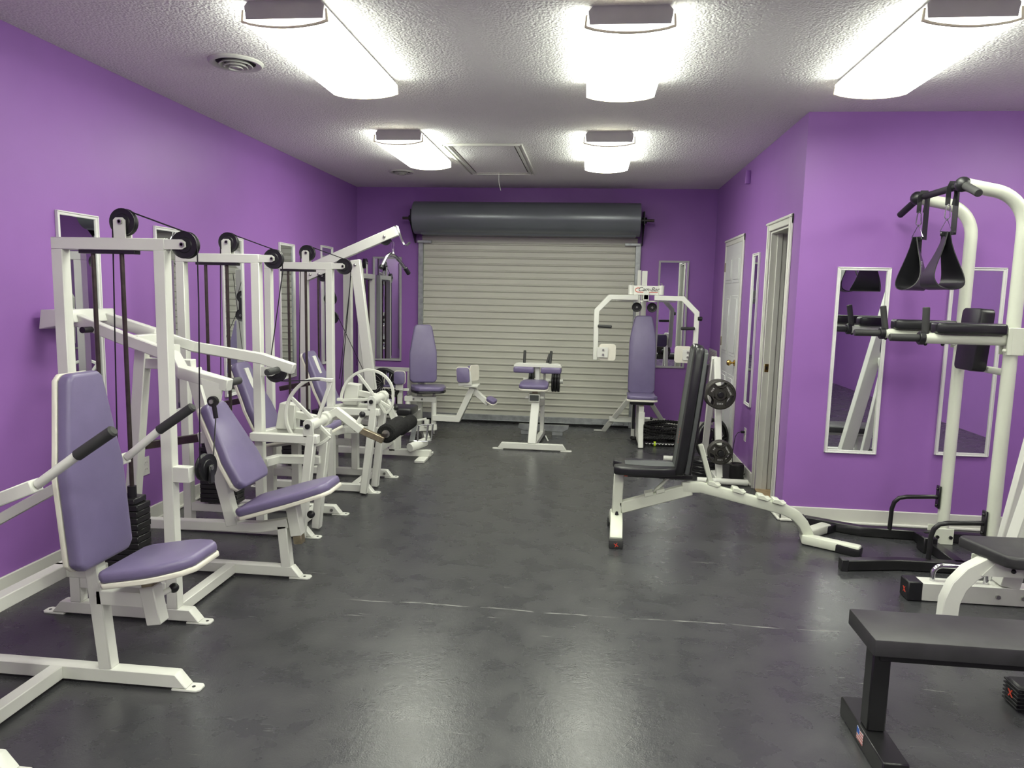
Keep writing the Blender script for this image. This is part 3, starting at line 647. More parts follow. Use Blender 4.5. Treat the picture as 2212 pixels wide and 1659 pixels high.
    obj('foam_roller', MB().lathe([(0.018,0.0),(rr_-0.012,0.0),(rr_,0.012),(rr_,0.328),(rr_-0.012,0.34),(0.018,0.34)],(rx+dx,4.435+dy,rz),(0,1,0),28), 'foam', lv)
    obj('roller_washer', MB().lathe([(0.012,-0.004),(0.026,-0.004),(0.026,0.002),(0.012,0.002)],(rx+dx,4.433+dy,rz),(0,1,0),18), 'bolt_steel', lv)
    # counterweight
    cw = obj('counterweight', MB().prism([(-0.285,-0.06),(-0.255,0.105),(-0.155,0.095),(-0.165,-0.06)],(hx,yn+0.125,hz),(1,0,0),(0,0,1),(0,1,0),0.10,0.004), 'white_paint', t)
    obj('counterweight_arm', MB().sweep([(hx-0.20,yn+0.17,hz+0.035),(hx-0.02,yn+0.17,hz+0.005)],0.04,0.045), 'white_paint', cw)
    # seat
    d = V((-0.20,0,0.42)).normalized(); n2 = V((0,1,0)).cross(d)
    pad(t,'backrest',back_outline(0.50,0.31,0.19,0.36),S((-2.175,4.625,0.555)),(0,1,0),d,n2,0.052)
    d = V((0.50,0,0.115)).normalized(); n2 = d.cross(V((0,1,0)));
    if n2.z < 0: n2 = -n2
    pad(t,'seat',seat_outline(0.50,0.33,0.24),S((-2.16,4.625,0.485)),(0,1,0),d,n2,0.044)
    obj('seat_frame', MB().sweep([S((-2.24,4.625,0.455)),S((-1.76,4.625,0.545))],T,T).sweep([S((-2.13,4.625,0.45)),S((-2.33,4.625,0.98))],T,T,(1,0,0)), 'white_paint', t)
    obj('seat_leg', MB().sweep([S((-1.965,4.625,0.06)),S((-1.965,4.625,0.49))],0.058,T,(1,0,0)), 'white_paint', t)
    obj('seat_leg', MB().sweep([S((-2.145,4.625,0.06)),S((-2.145,4.625,0.46))],0.055,T,(1,0,0)), 'white_paint', t)
    obj('seat_brace', MB().box(-2.13+dx,-1.96+dx,4.60+dy,4.65+dy,0.255,0.305), 'white_paint', t)
    obj('back_adjuster', MB().sweep([S((-2.62,4.66,0.70)),S((-2.28,4.66,0.775))],0.04,0.04), 'rod_steel', t)
t = thing('leg_extension_machine', 'white leg extension machine with open cam wheel and lever arm ending in a foam roller', 'gym machine', (-2.05,4.4,0), 'cam wheel leg machines')
leg_machine(t, 0, 0, [(70,0.274),(85,0.271),(101,0.265),(122,0.240),(150,0.212),(172,0.196),(200,0.182),(222,0.172),(255,0.150),(290,0.128),(315,0.118)],
            [(70,0.27),(137,0.225),(315,0.118)], [(-1.66,0.712),(-1.585,0.757),(-1.425,0.640),(-1.283,0.583)], (-1.285,0.612,0.062))
t = thing('leg_curl_machine', 'white leg curl machine with closed half moon cam wheel, fourth from the camera', 'gym machine', (-1.99,5.44,0), 'cam wheel leg machines')
leg_machine(t, 0.065, 1.04, [(184,0.280),(172,0.274),(150,0.262),(130,0.248),(111,0.234),(85,0.205),(60,0.175),(35,0.148),(13,0.128),(-20,0.126),(-57,0.128)],
            [(184,0.280),(128,0.245),(-57,0.126),(-30,0.12)], [(-1.66,0.712),(-1.60,0.62),(-1.555,0.52),(-1.535,0.455)], (-1.535,0.45,0.058), low=False)

# ================================================================== LAT PULLDOWN / LOW ROW
t = thing('lat_pulldown_machine', 'white lat pulldown machine with a raised boom and long floor beam, fifth from the camera', 'gym machine', (-2.0,6.4,0))
yc = 6.40
obj('floor_beam', MB().box(-2.70,-1.435,yc-0.03,yc+0.03,0.022,0.080), 'white_paint', t)
obj('end_cap', MB().box(-1.437,-1.425,yc-0.026,yc+0.026,0.026,0.076), 'white_trim', t)
for x_ in (-1.49,-2.62): obj('foot_plate', MB().prism([(-0.045,-0.20),(0.045,-0.20),(0.045,0.20),(-0.045,0.20)],(x_,yc,0),(1,0,0),(0,1,0),(0,0,1),0.022,0.003), 'white_paint', t)
obj('rear_upright', MB().box(-2.66,-2.585,yc-0.03,yc+0.03,0.08,1.745), 'white_paint', t)
obj('front_upright', MB().box(-2.305,-2.23,yc+0.14,yc+0.20,0.0,1.70), 'white_paint', t)
obj('mast', MB().sweep([(-1.990,yc,0.62),(-2.135,yc,1.80)],0.062,0.088,(1,0,0)), 'white_paint', t)
obj('mast_foot', MB().sweep([(-1.985,yc+0.02,0.08),(-1.985,yc+0.02,0.66)],0.05,0.06,(1,0,0)), 'black_metal', t)
obj('boom', MB().sweep([(-2.60,yc,1.700),(-1.755,yc,2.062)],0.062,0.085), 'white_paint', t)
obj('gusset', MB().prism([(-2.60,1.72),(-2.60,1.60),(-2.36,1.70),(-2.30,1.745)],(0,yc-0.036,0),(1,0,0),(0,0,1),(0,1,0),0.006).prism([(-2.60,1.72),(-2.60,1.60),(-2.36,1.70),(-2.30,1.745)],(0,yc+0.03,0),(1,0,0),(0,0,1),(0,1,0),0.006), 'white_paint', t)
for p in ((-2.47,1.665),(-2.55,1.66),(-2.13,1.755),(-2.22,1.73),(-1.86,2.01)): obj('bolt', MB().ball((p[0],yc-0.036,p[1]),0.014,10), 'bolt_steel', t)
pulley(t,(-2.44,yc,1.655),(0,1,0),0.055,0.026,0.03); pulley(t,(-1.86,yc,1.985),(0,1,0),0.05,0.026,0.02)
pulley(t,(-2.375,yc,1.445),(0,1,0),0.058,0.028,0.03); pulley(t,(-2.360,yc,1.275),(0,1,0),0.058,0.028,0.03)
obj('pulley_link', MB().prism(rrect(0.05,0.22,0.024),(-2.368,yc-0.026,1.36),(1,0,0.06),(-0.06,0,1),(0,1,0),0.006), 'black_metal', t)
obj('cable', MB().tube([(-2.385,yc,1.66),(-2.318,yc,1.45)],0.003,6).tube([(-2.30,yc,1.275),(-2.02,yc,0.70),(-1.96,yc,0.35)],0.003,6).tube([(-2.22,yc+0.12,1.66),(-2.33,yc+0.1,0.7)],0.003,6).tube([(-2.475,yc,1.65),(-2.47,yc,0.5)],0.003,6).tube([(-1.815,yc,2.00),(-1.80,yc,1.965)],0.003,6), 'black_plastic', t)
hk = MB()
for dy in (-0.018,0.018): hk.tube([(-1.775,yc+dy,2.10),(-1.752,yc+dy,2.105),(-1.715,yc+dy,1.995),(-1.69,yc+dy,1.945),(-1.665,yc+dy,1.938),(-1.635,yc+dy,1.965)],0.007,8)
obj('bar_hook', hk, 'chrome', t)
obj('knee_roller', MB().lathe([(0.012,0.0),(0.045,0.0),(0.054,0.010),(0.054,0.30),(0.045,0.31),(0.012,0.31)],(-2.065,6.17,0.615),(0,1,0),26), 'foam', t)
obj('roller_axle', MB().cyl((-2.065,6.15,0.615),(-2.065,6.5,0.615),0.016,12).ball((-2.065,6.162,0.615),0.024,12), 'chrome', t)
obj('roller_arm', MB().sweep([(-2.065,yc,0.60),(-1.99,yc,0.66)],0.05,0.05), 'black_metal', t)
obj('seat', MB().box(-1.88,-1.585,6.28,6.56,0.405,0.478,0.022,3), 'black_vinyl', t, smooth=60)
obj('seat_stem', MB().sweep([(-1.74,yc,0.08),(-1.74,yc,0.40)],0.05,0.05,(1,0,0)), 'white_paint', t)
obj('foot_rest', MB().prism([(5.92,0.13),(6.74,0.13),(6.74,0.205),(6.60,0.205),(5.92,0.205)],(-1.79,0,0),(0,1,0),(0,0,1),(1,0,0.25),0.012,0.002).sweep([(-1.79,yc,0.06),(-1.79,yc,0.16)],0.06,0.06,(1,0,0)), 'white_paint', t)
# weight stack of the pulldown, hidden low between the uprights
for i in range(11): obj('weight_plate', MB().box(-2.545,-2.325,yc-0.05,yc+0.05,0.10+0.029*i,0.128+0.029*i), 'black_metal', t) if i == 0 else clone(bpy.data.objects[[o.name for o in t.children if o.name.startswith('weight_plate')][0]], t, (0,0,0.029*i))
for x_ in (-2.49,-2.38): obj('guide_rod', MB().cyl((x_,yc,0.08),(x_,yc,1.68),0.009,10), 'rod_steel', t)
# V bar hanging from the boom
v = thing('pulldown_bar', 'short chrome V-shaped pulldown bar with black rubber ends hanging from the boom', 'bar', (-1.79,6.36,1.72))
ax = -1.79
obj('bar', MB().tube([(ax-0.055,6.22,1.735),(ax-0.028,6.28,1.825),(ax-0.008,6.33,1.855),(ax,6.40,1.848),(ax+0.012,6.46,1.835),(ax+0.04,6.52,1.79),(ax+0.085,6.58,1.715)],0.0155,12), 'chrome', v)
obj('grip', MB().cyl((ax-0.058,6.213,1.722),(ax-0.050,6.232,1.752),0.021,14,0.005), 'black_plastic', v); obj('grip', MB().cyl((ax+0.068,6.56,1.745),(ax+0.097,6.60,1.688),0.020,14,0.005), 'black_plastic', v)
obj('swivel', MB().cyl((ax,6.40,1.86),(ax,6.40,1.905),0.012,10).ball((ax,6.40,1.862),0.018,10), 'chrome', v)
obj('snap_hook', MB().tube([(ax-0.008,6.40,1.90),(ax-0.009,6.40,1.955),(ax,6.40,1.968),(ax+0.009,6.40,1.955),(ax+0.008,6.40,1.90),(ax,6.40,1.892)],0.004,6,True), 'chrome', v)
# row handle lying at the end of the floor beam
v = thing('row_handle', 'chrome double stirrup row handle with white grip resting on the floor beam', 'handle', (-1.55,6.36,0.10))
obj('grip', MB().cyl((-1.595,6.27,0.122),(-1.500,6.47,0.140),0.040,18,0.004), 'white_paint', v)
for a, b_ in (((-1.545,6.36,0.17),(-1.535,6.36,0.31)),((-1.475,6.40,0.165),(-1.455,6.40,0.315)),((-1.43,6.42,0.17),(-1.415,6.42,0.32))): obj('stirrup_rod', MB().cyl(a,b_,0.0085,10), 'chrome', v)
obj('stirrup_plate', MB().prism([(0,0),(0.05,0.015),(0.075,0.165),(0.03,0.16)],(-1.615,6.33,0.165),(1,0,0),(0,0,1),(0,1,0),0.007), 'galvanised', v)
obj('stirrup_link', MB().tube([(-1.535,6.36,0.31),(-1.50,6.38,0.318),(-1.455,6.40,0.315),(-1.415,6.42,0.32)],0.007,8).tube([(-1.59,6.34,0.175),(-1.545,6.36,0.165),(-1.475,6.40,0.16),(-1.43,6.42,0.165)],0.007,8), 'chrome', v)

# ================================================================== HIP ABDUCTION MACHINE (back left)
t = thing('hip_abductor_machine', 'white hip abductor machine with purple seat and swinging leg arms left of the roll-up door', 'gym machine', (-1.85,7.55,0))
# tower seen nearly edge on, standing in the back left corner
f = MB().box(-2.600,-2.545,7.86,7.915,0.0,1.672).box(-2.600,-2.545,8.28,8.335,0.0,1.672).box(-2.600,-2.545,7.86,8.335,1.668,1.722).box(-2.60,-2.545,7.70,8.36,0.0,0.055)
obj('tower_frame', f, 'white_paint', t)
obj('rod_mount', MB().box(-2.592,-2.553,7.95,8.25,1.652,1.668), 'black_metal', t)
for y_ in (8.03,8.17): obj('guide_rod', MB().cyl((-2.572,y_,0.2),(-2.572,y_,1.655),0.0095,10), 'rod_steel', t)
for dx in (-0.024,0.018): obj('pulley_bracket', MB().box(-2.572+dx-0.003,-2.572+dx+0.003,8.02,8.075,1.72,1.835), 'white_paint', t)
pulley(t,(-2.575,8.05,1.835),(1,0,0),0.058,0.03); pulley(t,(-2.575,7.80,1.70),(1,0,0),0.058,0.03)
obj('cable', MB().tube([(-2.575,7.995,1.83),(-2.575,8.02,1.885),(-2.575,8.08,1.885),(-2.575,7.82,1.756),(-2.575,7.745,1.70),(-2.575,7.745,0.7)],0.0032,6), 'black_plastic', t)
p0 = obj('weight_plate', MB().box(-2.622,-2.522,7.98,8.22,0.20,0.228), 'black_metal', t)
for i in range(1,12): clone(p0, t, (0,0,0.029*i))
obj('stack_shelf', MB().box(-2.60,-2.545,7.915,8.28,0.135,0.188), 'white_paint', t)
obj('frame_bar', MB().box(-2.545,-1.90,7.875,7.905,0.635,0.680).box(-1.97,-1.92,7.62,7.90,0.10,0.66), 'white_paint', t)
# seat
th = R(16); fx, fy = math.sin(th), -math.cos(th); side = V((math.cos(th), math.sin(th), 0)); fwd = V((fx,fy,0))
o_ = V((-1.765,7.50,0.0))
d = (V((0,0,1))-fwd*0.16).normalized(); n_ = side.cross(d).normalized()
if n_.dot(fwd) < 0: n_ = -n_
pad(t,'backrest',back_outline(0.62,0.29,0.19,0.52),o_+V((0,0,0.565)),side,d,n_,0.055)
dd = (fwd+V((0,0,0.04))).normalized(); nn = side.cross(dd)
if nn.z < 0: nn = -nn
pad(t,'seat',seat_outline(0.40,0.36,0.26),o_-fwd*0.03+side*0.05+V((0,0,0.495)),side,dd,nn,0.048, board_mat='black_plastic')
obj('seat_post', MB().box(-1.80,-1.745,7.36,7.41,0.05,0.50).sweep([o_+V((-0.01,0.03,0.45)),o_+V((-0.01,0.03,0.9))-fwd*0.08],0.05,0.05,(1,0,0)), 'white_paint', t)
# pivot carriage under the seat
obj('upper_carriage', MB().box(-1.90,-1.565,7.23,7.29,0.400,0.452), 'white_paint', t)
obj('lower_carriage', MB().sweep([(-1.93,7.21,0.105),(-1.56,7.27,0.135)],0.07,0.058), 'white_paint', t)
for x_ in (-1.80,-1.71): obj('bolt', MB().cyl((x_,7.222,0.426),(x_,7.231,0.426),0.011,8), 'bolt_steel', t)
for x_, a in ((-1.868,-1),(-1.592,1)):
    obj('pivot_post', MB().cyl((x_,7.26,0.10),(x_,7.26,0.41),0.027,16), 'white_paint', t)
    obj('pivot_nut', MB().cyl((x_,7.26,0.45),(x_,7.26,0.485),0.015,8).cyl((x_,7.26,0.065),(x_,7.26,0.10),0.014,8), 'bolt_steel', t)
obj('selector_plate', MB().lathe([(0.0,0.0),(0.115,0.0),(0.115,0.012),(0.0,0.012)],(-1.84,7.24,0.315),(0,0,1),28,False), 'white_paint', t)
obj('link_bar', MB().sweep([(-1.85,7.20,0.185),(-1.66,7.22,0.225)],0.035,0.022).box(-1.68,-1.635,7.20,7.25,0.14,0.215), 'white_paint', t)
knob(t,(-1.835,7.20,0.235),0.018); knob(t,(-1.94,7.28,0.34),0.02)
obj('base_leg', MB().sweep([(-1.78,7.38,0.10),(-1.70,7.30,0.07),(-1.66,7.24,0.012)],0.06,0.05).box(-1.70,-1.62,7.16,7.30,0.0,0.010).sweep([(-1.78,7.40,0.05),(-2.57,7.86,0.05)],0.055,0.055), 'white_paint', t)
# right leg arm, swung out
ra = obj('leg_arm', MB().sweep([(-1.60,7.27,0.235),(-1.335,7.27,0.232),(-1.185,7.27,0.565)],0.06,0.105,(0,1,0)), 'white_paint', t)
obj('foot_arm', MB().sweep([(-1.205,7.27,0.555),(-1.015,7.24,0.405)],0.05,0.055), 'white_paint', ra)
def small_pad(par, name, c_, u, v, w_, h_, th_=0.035, mat='purple_vinyl'):
    u, v = V(u).normalized(), V(v).normalized(); n_ = u.cross(v)
    k = obj(name, MB().prism(rrect(w_,h_,0.025), V(c_), u, v, n_, th_, 0.010, 2), mat, par, smooth=60)
    obj('pad_board', MB().prism(rrect(w_+0.012,h_+0.012,0.03), V(c_)-n_*0.010, u, v, n_, 0.012, 0.002), 'piping', k); return k
small_pad(ra,'foot_pad',(-0.985,7.22,0.430),(0.75,-0.5,-0.30),(0.45,0.85,0.2),0.11,0.085,0.035)
obj('pad_bracket', MB().prism([(-0.075,0.0),(0.065,0.02),(0.05,0.155),(-0.085,0.145)],(-1.245,7.16,0.585),(1,0,0.0),(0,0,1),(0,1,0),0.008,0.002), 'white_paint', ra)
for dx in (-0.065,0.0): obj('bolt', MB().cyl((-1.245+dx,7.150,0.705),(-1.245+dx,7.161,0.705),0.011,8), 'bolt_steel', ra)
small_pad(ra,'knee_pad',(-1.275,7.185,0.70),(1,0.15,0.0),(-0.08,0,1),0.13,0.15,0.045)
small_pad(ra,'knee_pad',(-1.17,7.27,0.715),(0.5,0.85,0.0),(-0.03,0,1),0.13,0.15,-0.045)
obj('knee_shelf', MB().box(-1.27,-1.12,7.17,7.33,0.575,0.60,0.004), 'white_paint', ra)
# left leg arm
la = obj('leg_arm', MB().box(-2.12,-1.86,7.26,7.31,0.50,0.525).box(-1.985,-1.935,7.27,7.32,0.13,0.51), 'white_paint', t)
obj('pad_bracket', MB().box(-1.985,-1.905,7.20,7.208,0.515,0.665,0.002), 'white_paint', la)
for dx in (-0.055,-0.015): obj('bolt', MB().cyl((-1.925+dx,7.19,0.64),(-1.925+dx,7.201,0.64),0.010,8), 'bolt_steel', la)
small_pad(la,'knee_pad',(-1.945,7.215,0.645),(1,0.1,0),(0,0,1),0.11,0.13,0.045)
small_pad(la,'knee_pad',(-2.09,7.30,0.625),(0.3,0.95,0),(0,0,1),0.13,0.15,0.045)
small_pad(la,'thigh_pad',(-2.05,7.28,0.535),(1,0,0),(0,1,0),0.15,0.12,0.03)
# round black fan standing behind
v = thing('floor_fan', 'black round wire floor fan behind the pulldown mast', 'fan', (-2.14,7.25,0))
obj('body', MB().lathe([(0.0,0.0),(0.12,0.0),(0.17,0.03),(0.18,0.10),(0.16,0.12),(0.0,0.10)],(-2.14,7.34,0.56),(0.15,-1,0),28,False), 'black_plastic', v)
for k in range(14):
    a = 2*math.pi*k/14; u_, w_ = V((0.989,0.148,0)), V((0,0,1)); c0 = V((-2.122,7.215,0.56))
    obj('wire', MB().tube([c0+(u_*math.cos(a)+w_*math.sin(a))*0.03, c0+V((0.003,-0.012,0))+(u_*math.cos(a+0.3)+w_*math.sin(a+0.3))*0.1, c0+V((-0.003,0.02,0))+(u_*math.cos(a+0.5)+w_*math.sin(a+0.5))*0.168],0.0025,5), 'bolt_steel', v)
obj('stand', MB().tube([(-2.26,7.34,0.56),(-2.27,7.34,0.015),(-2.02,7.34,0.015),(-2.0,7.34,0.56)],0.014,8).box(-2.28,-2.24,7.22,7.46,0,0.02).box(-2.04,-2.0,7.22,7.46,0,0.02), 'black_metal', v)

# ================================================================== SEATED CALF MACHINE (centre)
t = thing('seated_calf_machine', 'white seated calf raise machine with purple seat in front of the roll-up door', 'gym machine', (-0.53,7.2,0))
xc = -0.535; yf = 6.965
fb = foot_base(xc-0.305,xc+0.300,yf,0.012,0.068,0.04,0.04,0.05); obj('front_foot', fb, 'white_paint', t)
obj('main_post', MB().sweep([(xc-0.005,yf,0.06),(xc+0.012,yf+0.165,0.485)],0.082,0.06,(0,1,0)), 'white_paint', t)
obj('spine', MB().sweep([(xc+0.01,yf,0.045),(xc+0.06,7.85,0.045)],0.05,0.05).sweep([(xc+0.012,yf+0.15,0.44),(xc+0.05,7.62,0.38)],0.05,0.05).sweep([(xc+0.05,7.60,0.04),(xc+0.05,7.60,0.62)],0.05,0.045,(1,0,0)), 'white_paint', t)
obj('seat_clamp', MB().box(xc-0.055,xc+0.055,yf+0.10,yf+0.19,0.465,0.545,0.008,2), 'white_paint', t)
obj('clamp_plug', MB().box(xc-0.045,xc+0.045,yf+0.094,yf+0.102,0.478,0.535,0.006), 'grey_vinyl', t)
for s_ in (-1,1): obj('clamp_knob', MB().cyl((xc+s_*0.055,yf+0.14,0.505),(xc+s_*0.095,yf+0.14,0.505),0.014,10,0.004), 'white_paint', t)
obj('seat_post', MB().box(xc-0.025,xc+0.03,yf+0.14,yf+0.19,0.53,0.585), 'worn_chrome', t)
pad(t,'seat',seat_outline(0.30,0.290,0.20),(xc-0.01,yf+0.05,0.590),(-1,0,0),(0,0.99,0.10),(0,-0.10,0.99),0.045)
obj('pad_column', MB().sweep([(xc+0.015,yf+0.34,0.585),(xc+0.005,yf+0.34,0.815)],0.048,0.048,(0,1,0)), 'white_paint', t)
obj('pad_bar', MB().prism([(-0.245,0.0),(0.245,0.0),(0.235,0.026),(0.20,0.036),(-0.20,0.036),(-0.235,0.026)],(xc+0.01,yf+0.28,0.795),(1,0,0),(0,0,1),(0,1,0),0.14,0.004), 'white_paint', t)
for s_ in (-1,1):
    obj('thigh_pad', MB().box(*sorted((xc+0.01+s_*0.035,xc+0.01+s_*0.243)),yf+0.255,yf+0.445,0.735,0.797,0.018,3), 'purple_vinyl', t, smooth=60)
    obj('grip', MB().cyl((xc+0.005+s_*0.132-0.004,yf+0.36,0.825),(xc+0.005+s_*0.132+0.004*s_,yf+0.40,0.955),0.0145,12,0.004), 'grip_grey', t)
obj('release_handle', MB().cyl((xc+0.095,yf+0.44,0.815),(xc+0.12,yf+0.50,0.915),0.014,12,0.004), 'grip_grey', t)
obj('plate_horn', MB().cyl((xc-0.16,7.60,0.62),(xc+0.26,7.60,0.62),0.024,14).box(xc+0.06,xc+0.085,7.42,7.46,0.55,0.80).box(xc-0.05,xc+0.12,7.42,7.60,0.585,0.625), 'white_paint', t)
obj('foot_bar', MB().prism([(-0.275,0.075),(-0.265,0.115),(0.285,0.115),(0.275,0.075),(0.22,0.045),(-0.21,0.045)],(xc+0.05,7.75,0),(1,0,0),(0,0,1),(0,1,0),0.05,0.003).box(xc-0.19,xc-0.06,7.76,7.80,0,0.05).box(xc+0.15,xc+0.27,7.76,7.80,0,0.05), 'galvanised', t)
obj('pin', MB().cyl((xc+0.10,7.45,0.055),(xc+0.13,7.42,0.005),0.008,8), 'white_paint', t)
def disc(o_, axis, r, th_, hole=0.026):
    return MB().lathe([(hole,-th_/2),(r*0.33,-th_/2),(r*0.38,-th_/2+th_*0.22),(r*0.78,-th_/2+th_*0.22),(r*0.84,-th_/2),(r-0.004,-th_/2),(r,-th_/2+0.004),(r,th_/2-0.004),(r-0.004,th_/2),(r*0.84,th_/2),(r*0.78,th_/2-th_*0.22),(r*0.38,th_/2-th_*0.22),(r*0.33,th_/2),(hole,th_/2)], o_, axis, 40)
for i, x_ in enumerate((-0.105,-0.075,0.135,0.165,0.195)):
    tag(obj('weight_plate', disc((xc+x_+0.02,7.60,0.62),(1,0,0),0.115,0.026), 'black_metal'), ['black weight plate on the left end of the calf machine horn, outer one','black weight plate on the left end of the calf machine horn, inner one','black weight plate on the right end of the calf machine horn, inner one','black weight plate on the right end of the calf machine horn, middle one','black weight plate on the right end of the calf machine horn, outer one'][i], 'weight plate', 'plates on the calf machine')

# ================================================================== PEC DECK (back right)
t = thing('pec_deck_machine', 'white pec deck machine with tall purple backrest and two bent swing arms', 'gym machine', (0.54,7.6,0))
xc = 0.545
obj('front_leg', MB().sweep([(xc,7.29,0.0),(xc-0.005,7.33,0.165),(xc-0.005,7.36,0.42)],0.052,0.06,(0,1,0)), 'white_paint', t)
obj('seat_clamp', MB().box(xc-0.030,xc+0.030,7.315,7.385,0.24,0.365), 'white_paint', t)
obj('seat_post', MB().box(xc-0.016,xc+0.016,7.335,7.365,0.36,0.47), 'worn_chrome', t)
obj('pin', MB().cyl((xc+0.028,7.35,0.30),(xc+0.085,7.35,0.30),0.013,10), 'white_paint', t); knob(t,(xc+0.098,7.35,0.30),0.017)
pad(t,'seat',seat_outline(0.36,0.285,0.27),(xc-0.005,7.62,0.490),(1,0,0),(0,-1,0),(0,0,1),0.045)
obj('seat_tray', MB().box(xc-0.125,xc+0.115,7.30,7.60,0.440,0.478,0.012,2), 'black_plastic', t)
d = V((0,0.10,1)).normalized(); n_ = V((1,0,0)).cross(d)
if n_.y > 0: n_ = -n_
pad(t,'backrest',back_outline(0.81,0.275,0.185,0.66),(xc-0.004,7.56,0.525),(1,0,0),d,n_,0.055)
obj('column', MB().box(xc-0.028,xc+0.028,7.76,7.815,0.0,1.80).box(xc-0.068,xc-0.030,7.86,7.90,0.0,1.81), 'white_paint', t)
obj('weight_guard', MB().box(xc-0.072,xc-0.040,7.70,7.74,0.12,0.60), 'black_metal', t)
obj('rear_leg', MB().sweep([(0.185,8.17,0.004),(xc-0.04,7.82,0.52)],0.05,0.06,(0,1,0)).box(0.075,0.21,8.14,8.20,0.0,0.010), 'white_paint', t)
obj('rear_leg', MB().sweep([(0.935,8.17,0.004),(xc+0.04,7.82,0.52)],0.05,0.06,(0,1,0)).box(0.90,1.03,8.14,8.20,0.0,0.010), 'white_paint', t)
obj('low_brace', MB().box(0.24,0.86,8.02,8.07,0.135,0.19), 'white_paint', t)
obj('spine', MB().box(xc-0.026,xc+0.026,7.33,7.80,0.03,0.08), 'white_paint', t)
hd = obj('head_box', MB().box(xc-0.125,xc+0.125,7.455,7.50,1.545,1.640,0.004).cyl((xc-0.150,7.478,1.55),(xc-0.150,7.478,1.645),0.030,18).cyl((xc+0.150,7.478,1.55),(xc+0.150,7.478,1.645),0.030,18), 'white_paint', t)
for s_ in (-1,1): obj('grease_nipple', MB().tube([(xc+s_*0.155,7.478,1.64),(xc+s_*0.155,7.478,1.66),(xc+s_*0.145,7.478,1.668)],0.006,8), 'bolt_steel', hd)
text_obj('brand_lettering','Cam-Bar',0.058,(xc+0.020,7.4535,1.603),(1.25,0,0),(0,0,1),'black_ink',hd,0.0006,0.35)
obj('brand_swoosh', MB().tube([(xc+0.115,7.4545,1.575),(xc-0.085,7.4545,1.575),(xc-0.104,7.4545,1.583),(xc-0.110,7.4545,1.597),(xc-0.104,7.4545,1.611),(xc-0.088,7.4545,1.617),(xc-0.068,7.4545,1.617)],0.0033,6), 'red_ink', hd)
obj('head_mount', MB().box(xc-0.024,xc+0.024,7.44,7.78,1.50,1.55).box(xc-0.028,xc+0.028,7.44,7.46,1.488,1.58), 'white_paint', t)
for s_ in (-1,1):
    pulley(t,(xc+s_*0.078,7.62,1.42),(0,1,0),0.050,0.03,0.02)
    cm = MB().prism([(0.02,0.0),(0.30,0.0)]+[(0.30*math.cos(R(a)),0.12*math.sin(R(a))) for a in (20,45,70)]+[(0.02,0.12)],(xc,7.47,1.478),(s_,0,0),(0,1,0),(0,0,1),0.012)
    obj('cam_plate', cm, 'white_paint', t)
    ar = obj('swing_arm', MB().sweep([(xc+s_*0.085,7.44,1.520),(xc+s_*0.365,7.38,1.518),(xc+s_*0.495,7.32,1.378),(xc+s_*0.490,7.30,0.885)],0.05,0.054,(0,1,0)), 'white_paint', t)
    obj('grip', MB().cyl((xc+s_*0.475,7.285,1.228),(xc+s_*0.34,7.25,1.225),0.0155,12,0.004), 'grip_grey', ar)
    pl = small_pad(ar,'arm_pad',(xc+s_*0.372,7.26,0.968),(1,0,0),(0,0,1),0.155,0.155,-0.045)
    obj('pad_bracket', MB().box(*sorted((xc+s_*0.475,xc+s_*0.365)),7.240,7.250,0.915,1.02,0.002), 'white_paint', ar)
    for dz in (0.945,0.993): obj('bolt', MB().cyl((xc+s_*0.415,7.232,dz),(xc+s_*0.415,7.241,dz),0.011,8), 'bolt_steel', ar)
obj('arm_knob', MB().cyl((xc+0.50,7.30,1.325),(xc+0.545,7.30,1.325),0.022,14,0.005), 'black_plastic', t)

# ================================================================== ADJUSTABLE BENCH
t = thing('adjustable_bench', 'black padded adjustable bench with upright back and white frame, in the middle right', 'bench', (0.8,4.5,0))
yc = 4.50
fm = MB(); pts = [(0.197,4.285,0.045),(0.199,4.335,0.085),(0.201,4.40,0.118),(0.203,yc,0.135),(0.203,4.60,0.118),(0.203,4.665,0.085),(0.203,4.715,0.045)]
obj('front_foot', fm.sweep(pts,0.078,0.062,(0,0,1),0.010,2), 'cream_post', t)
for y_, y2 in ((4.255,4.292),(4.708,4.745)):
    c_ = obj('foot_cap', MB().box(0.155,0.240,y_,y2,0.0,0.056,0.008,2), 'grip_grey', t)
    if y_ < yc:
        text_obj('cap_logo','x',0.05,(0.197,y_-0.0006,0.030),(1,0,0.3),(-0.3,0,1),'red_ink',c_)
obj('front_post', MB().sweep([(0.203,yc,0.13),(0.210,yc,0.425)],0.055,0.062,(1,0,0),0.006), 'cream_post', t)
obj('post_knob', MB().lathe([(0.0,0.0),(0.012,0.0),(0.007,0.02),(0.0,0.022)],(0.203,4.445,0.158),(0,0,1),10,False), 'black_plastic', t)
obj('spring_pin', MB().cyl((0.24,yc,0.405),(0.275,yc,0.405),0.012,10), 'red_ink', t)
obj('rail', MB().sweep([(0.225,yc,0.192),(0.66,yc,0.335)],0.055,0.075,(0,0,1),0.006), 'cream_post', t)
obj('rear_tube', MB().sweep([(0.60,yc,0.345),(0.72,yc,0.350),(1.24,4.55,0.222),(1.315,4.56,0.185),(1.365,4.57,0.13),(1.415,4.58,0.035)],0.058,0.068,(0,0,1),0.012,2), 'cream_post', t)
for x_ in (0.79,0.945,1.10,1.195): obj('ladder_notch', MB().prism([(-0.035,0),(0.03,0),(0.045,0.022),(0.02,0.016),(0.0,0.028),(-0.035,0.024)],(x_,yc-0.03+0.05*(x_-0.7),0.350-(x_-0.72)*0.246+0.03),(1,0,-0.24),(0.24,0,1),(0,1,0),0.075,0.003), 'cream_post', t)
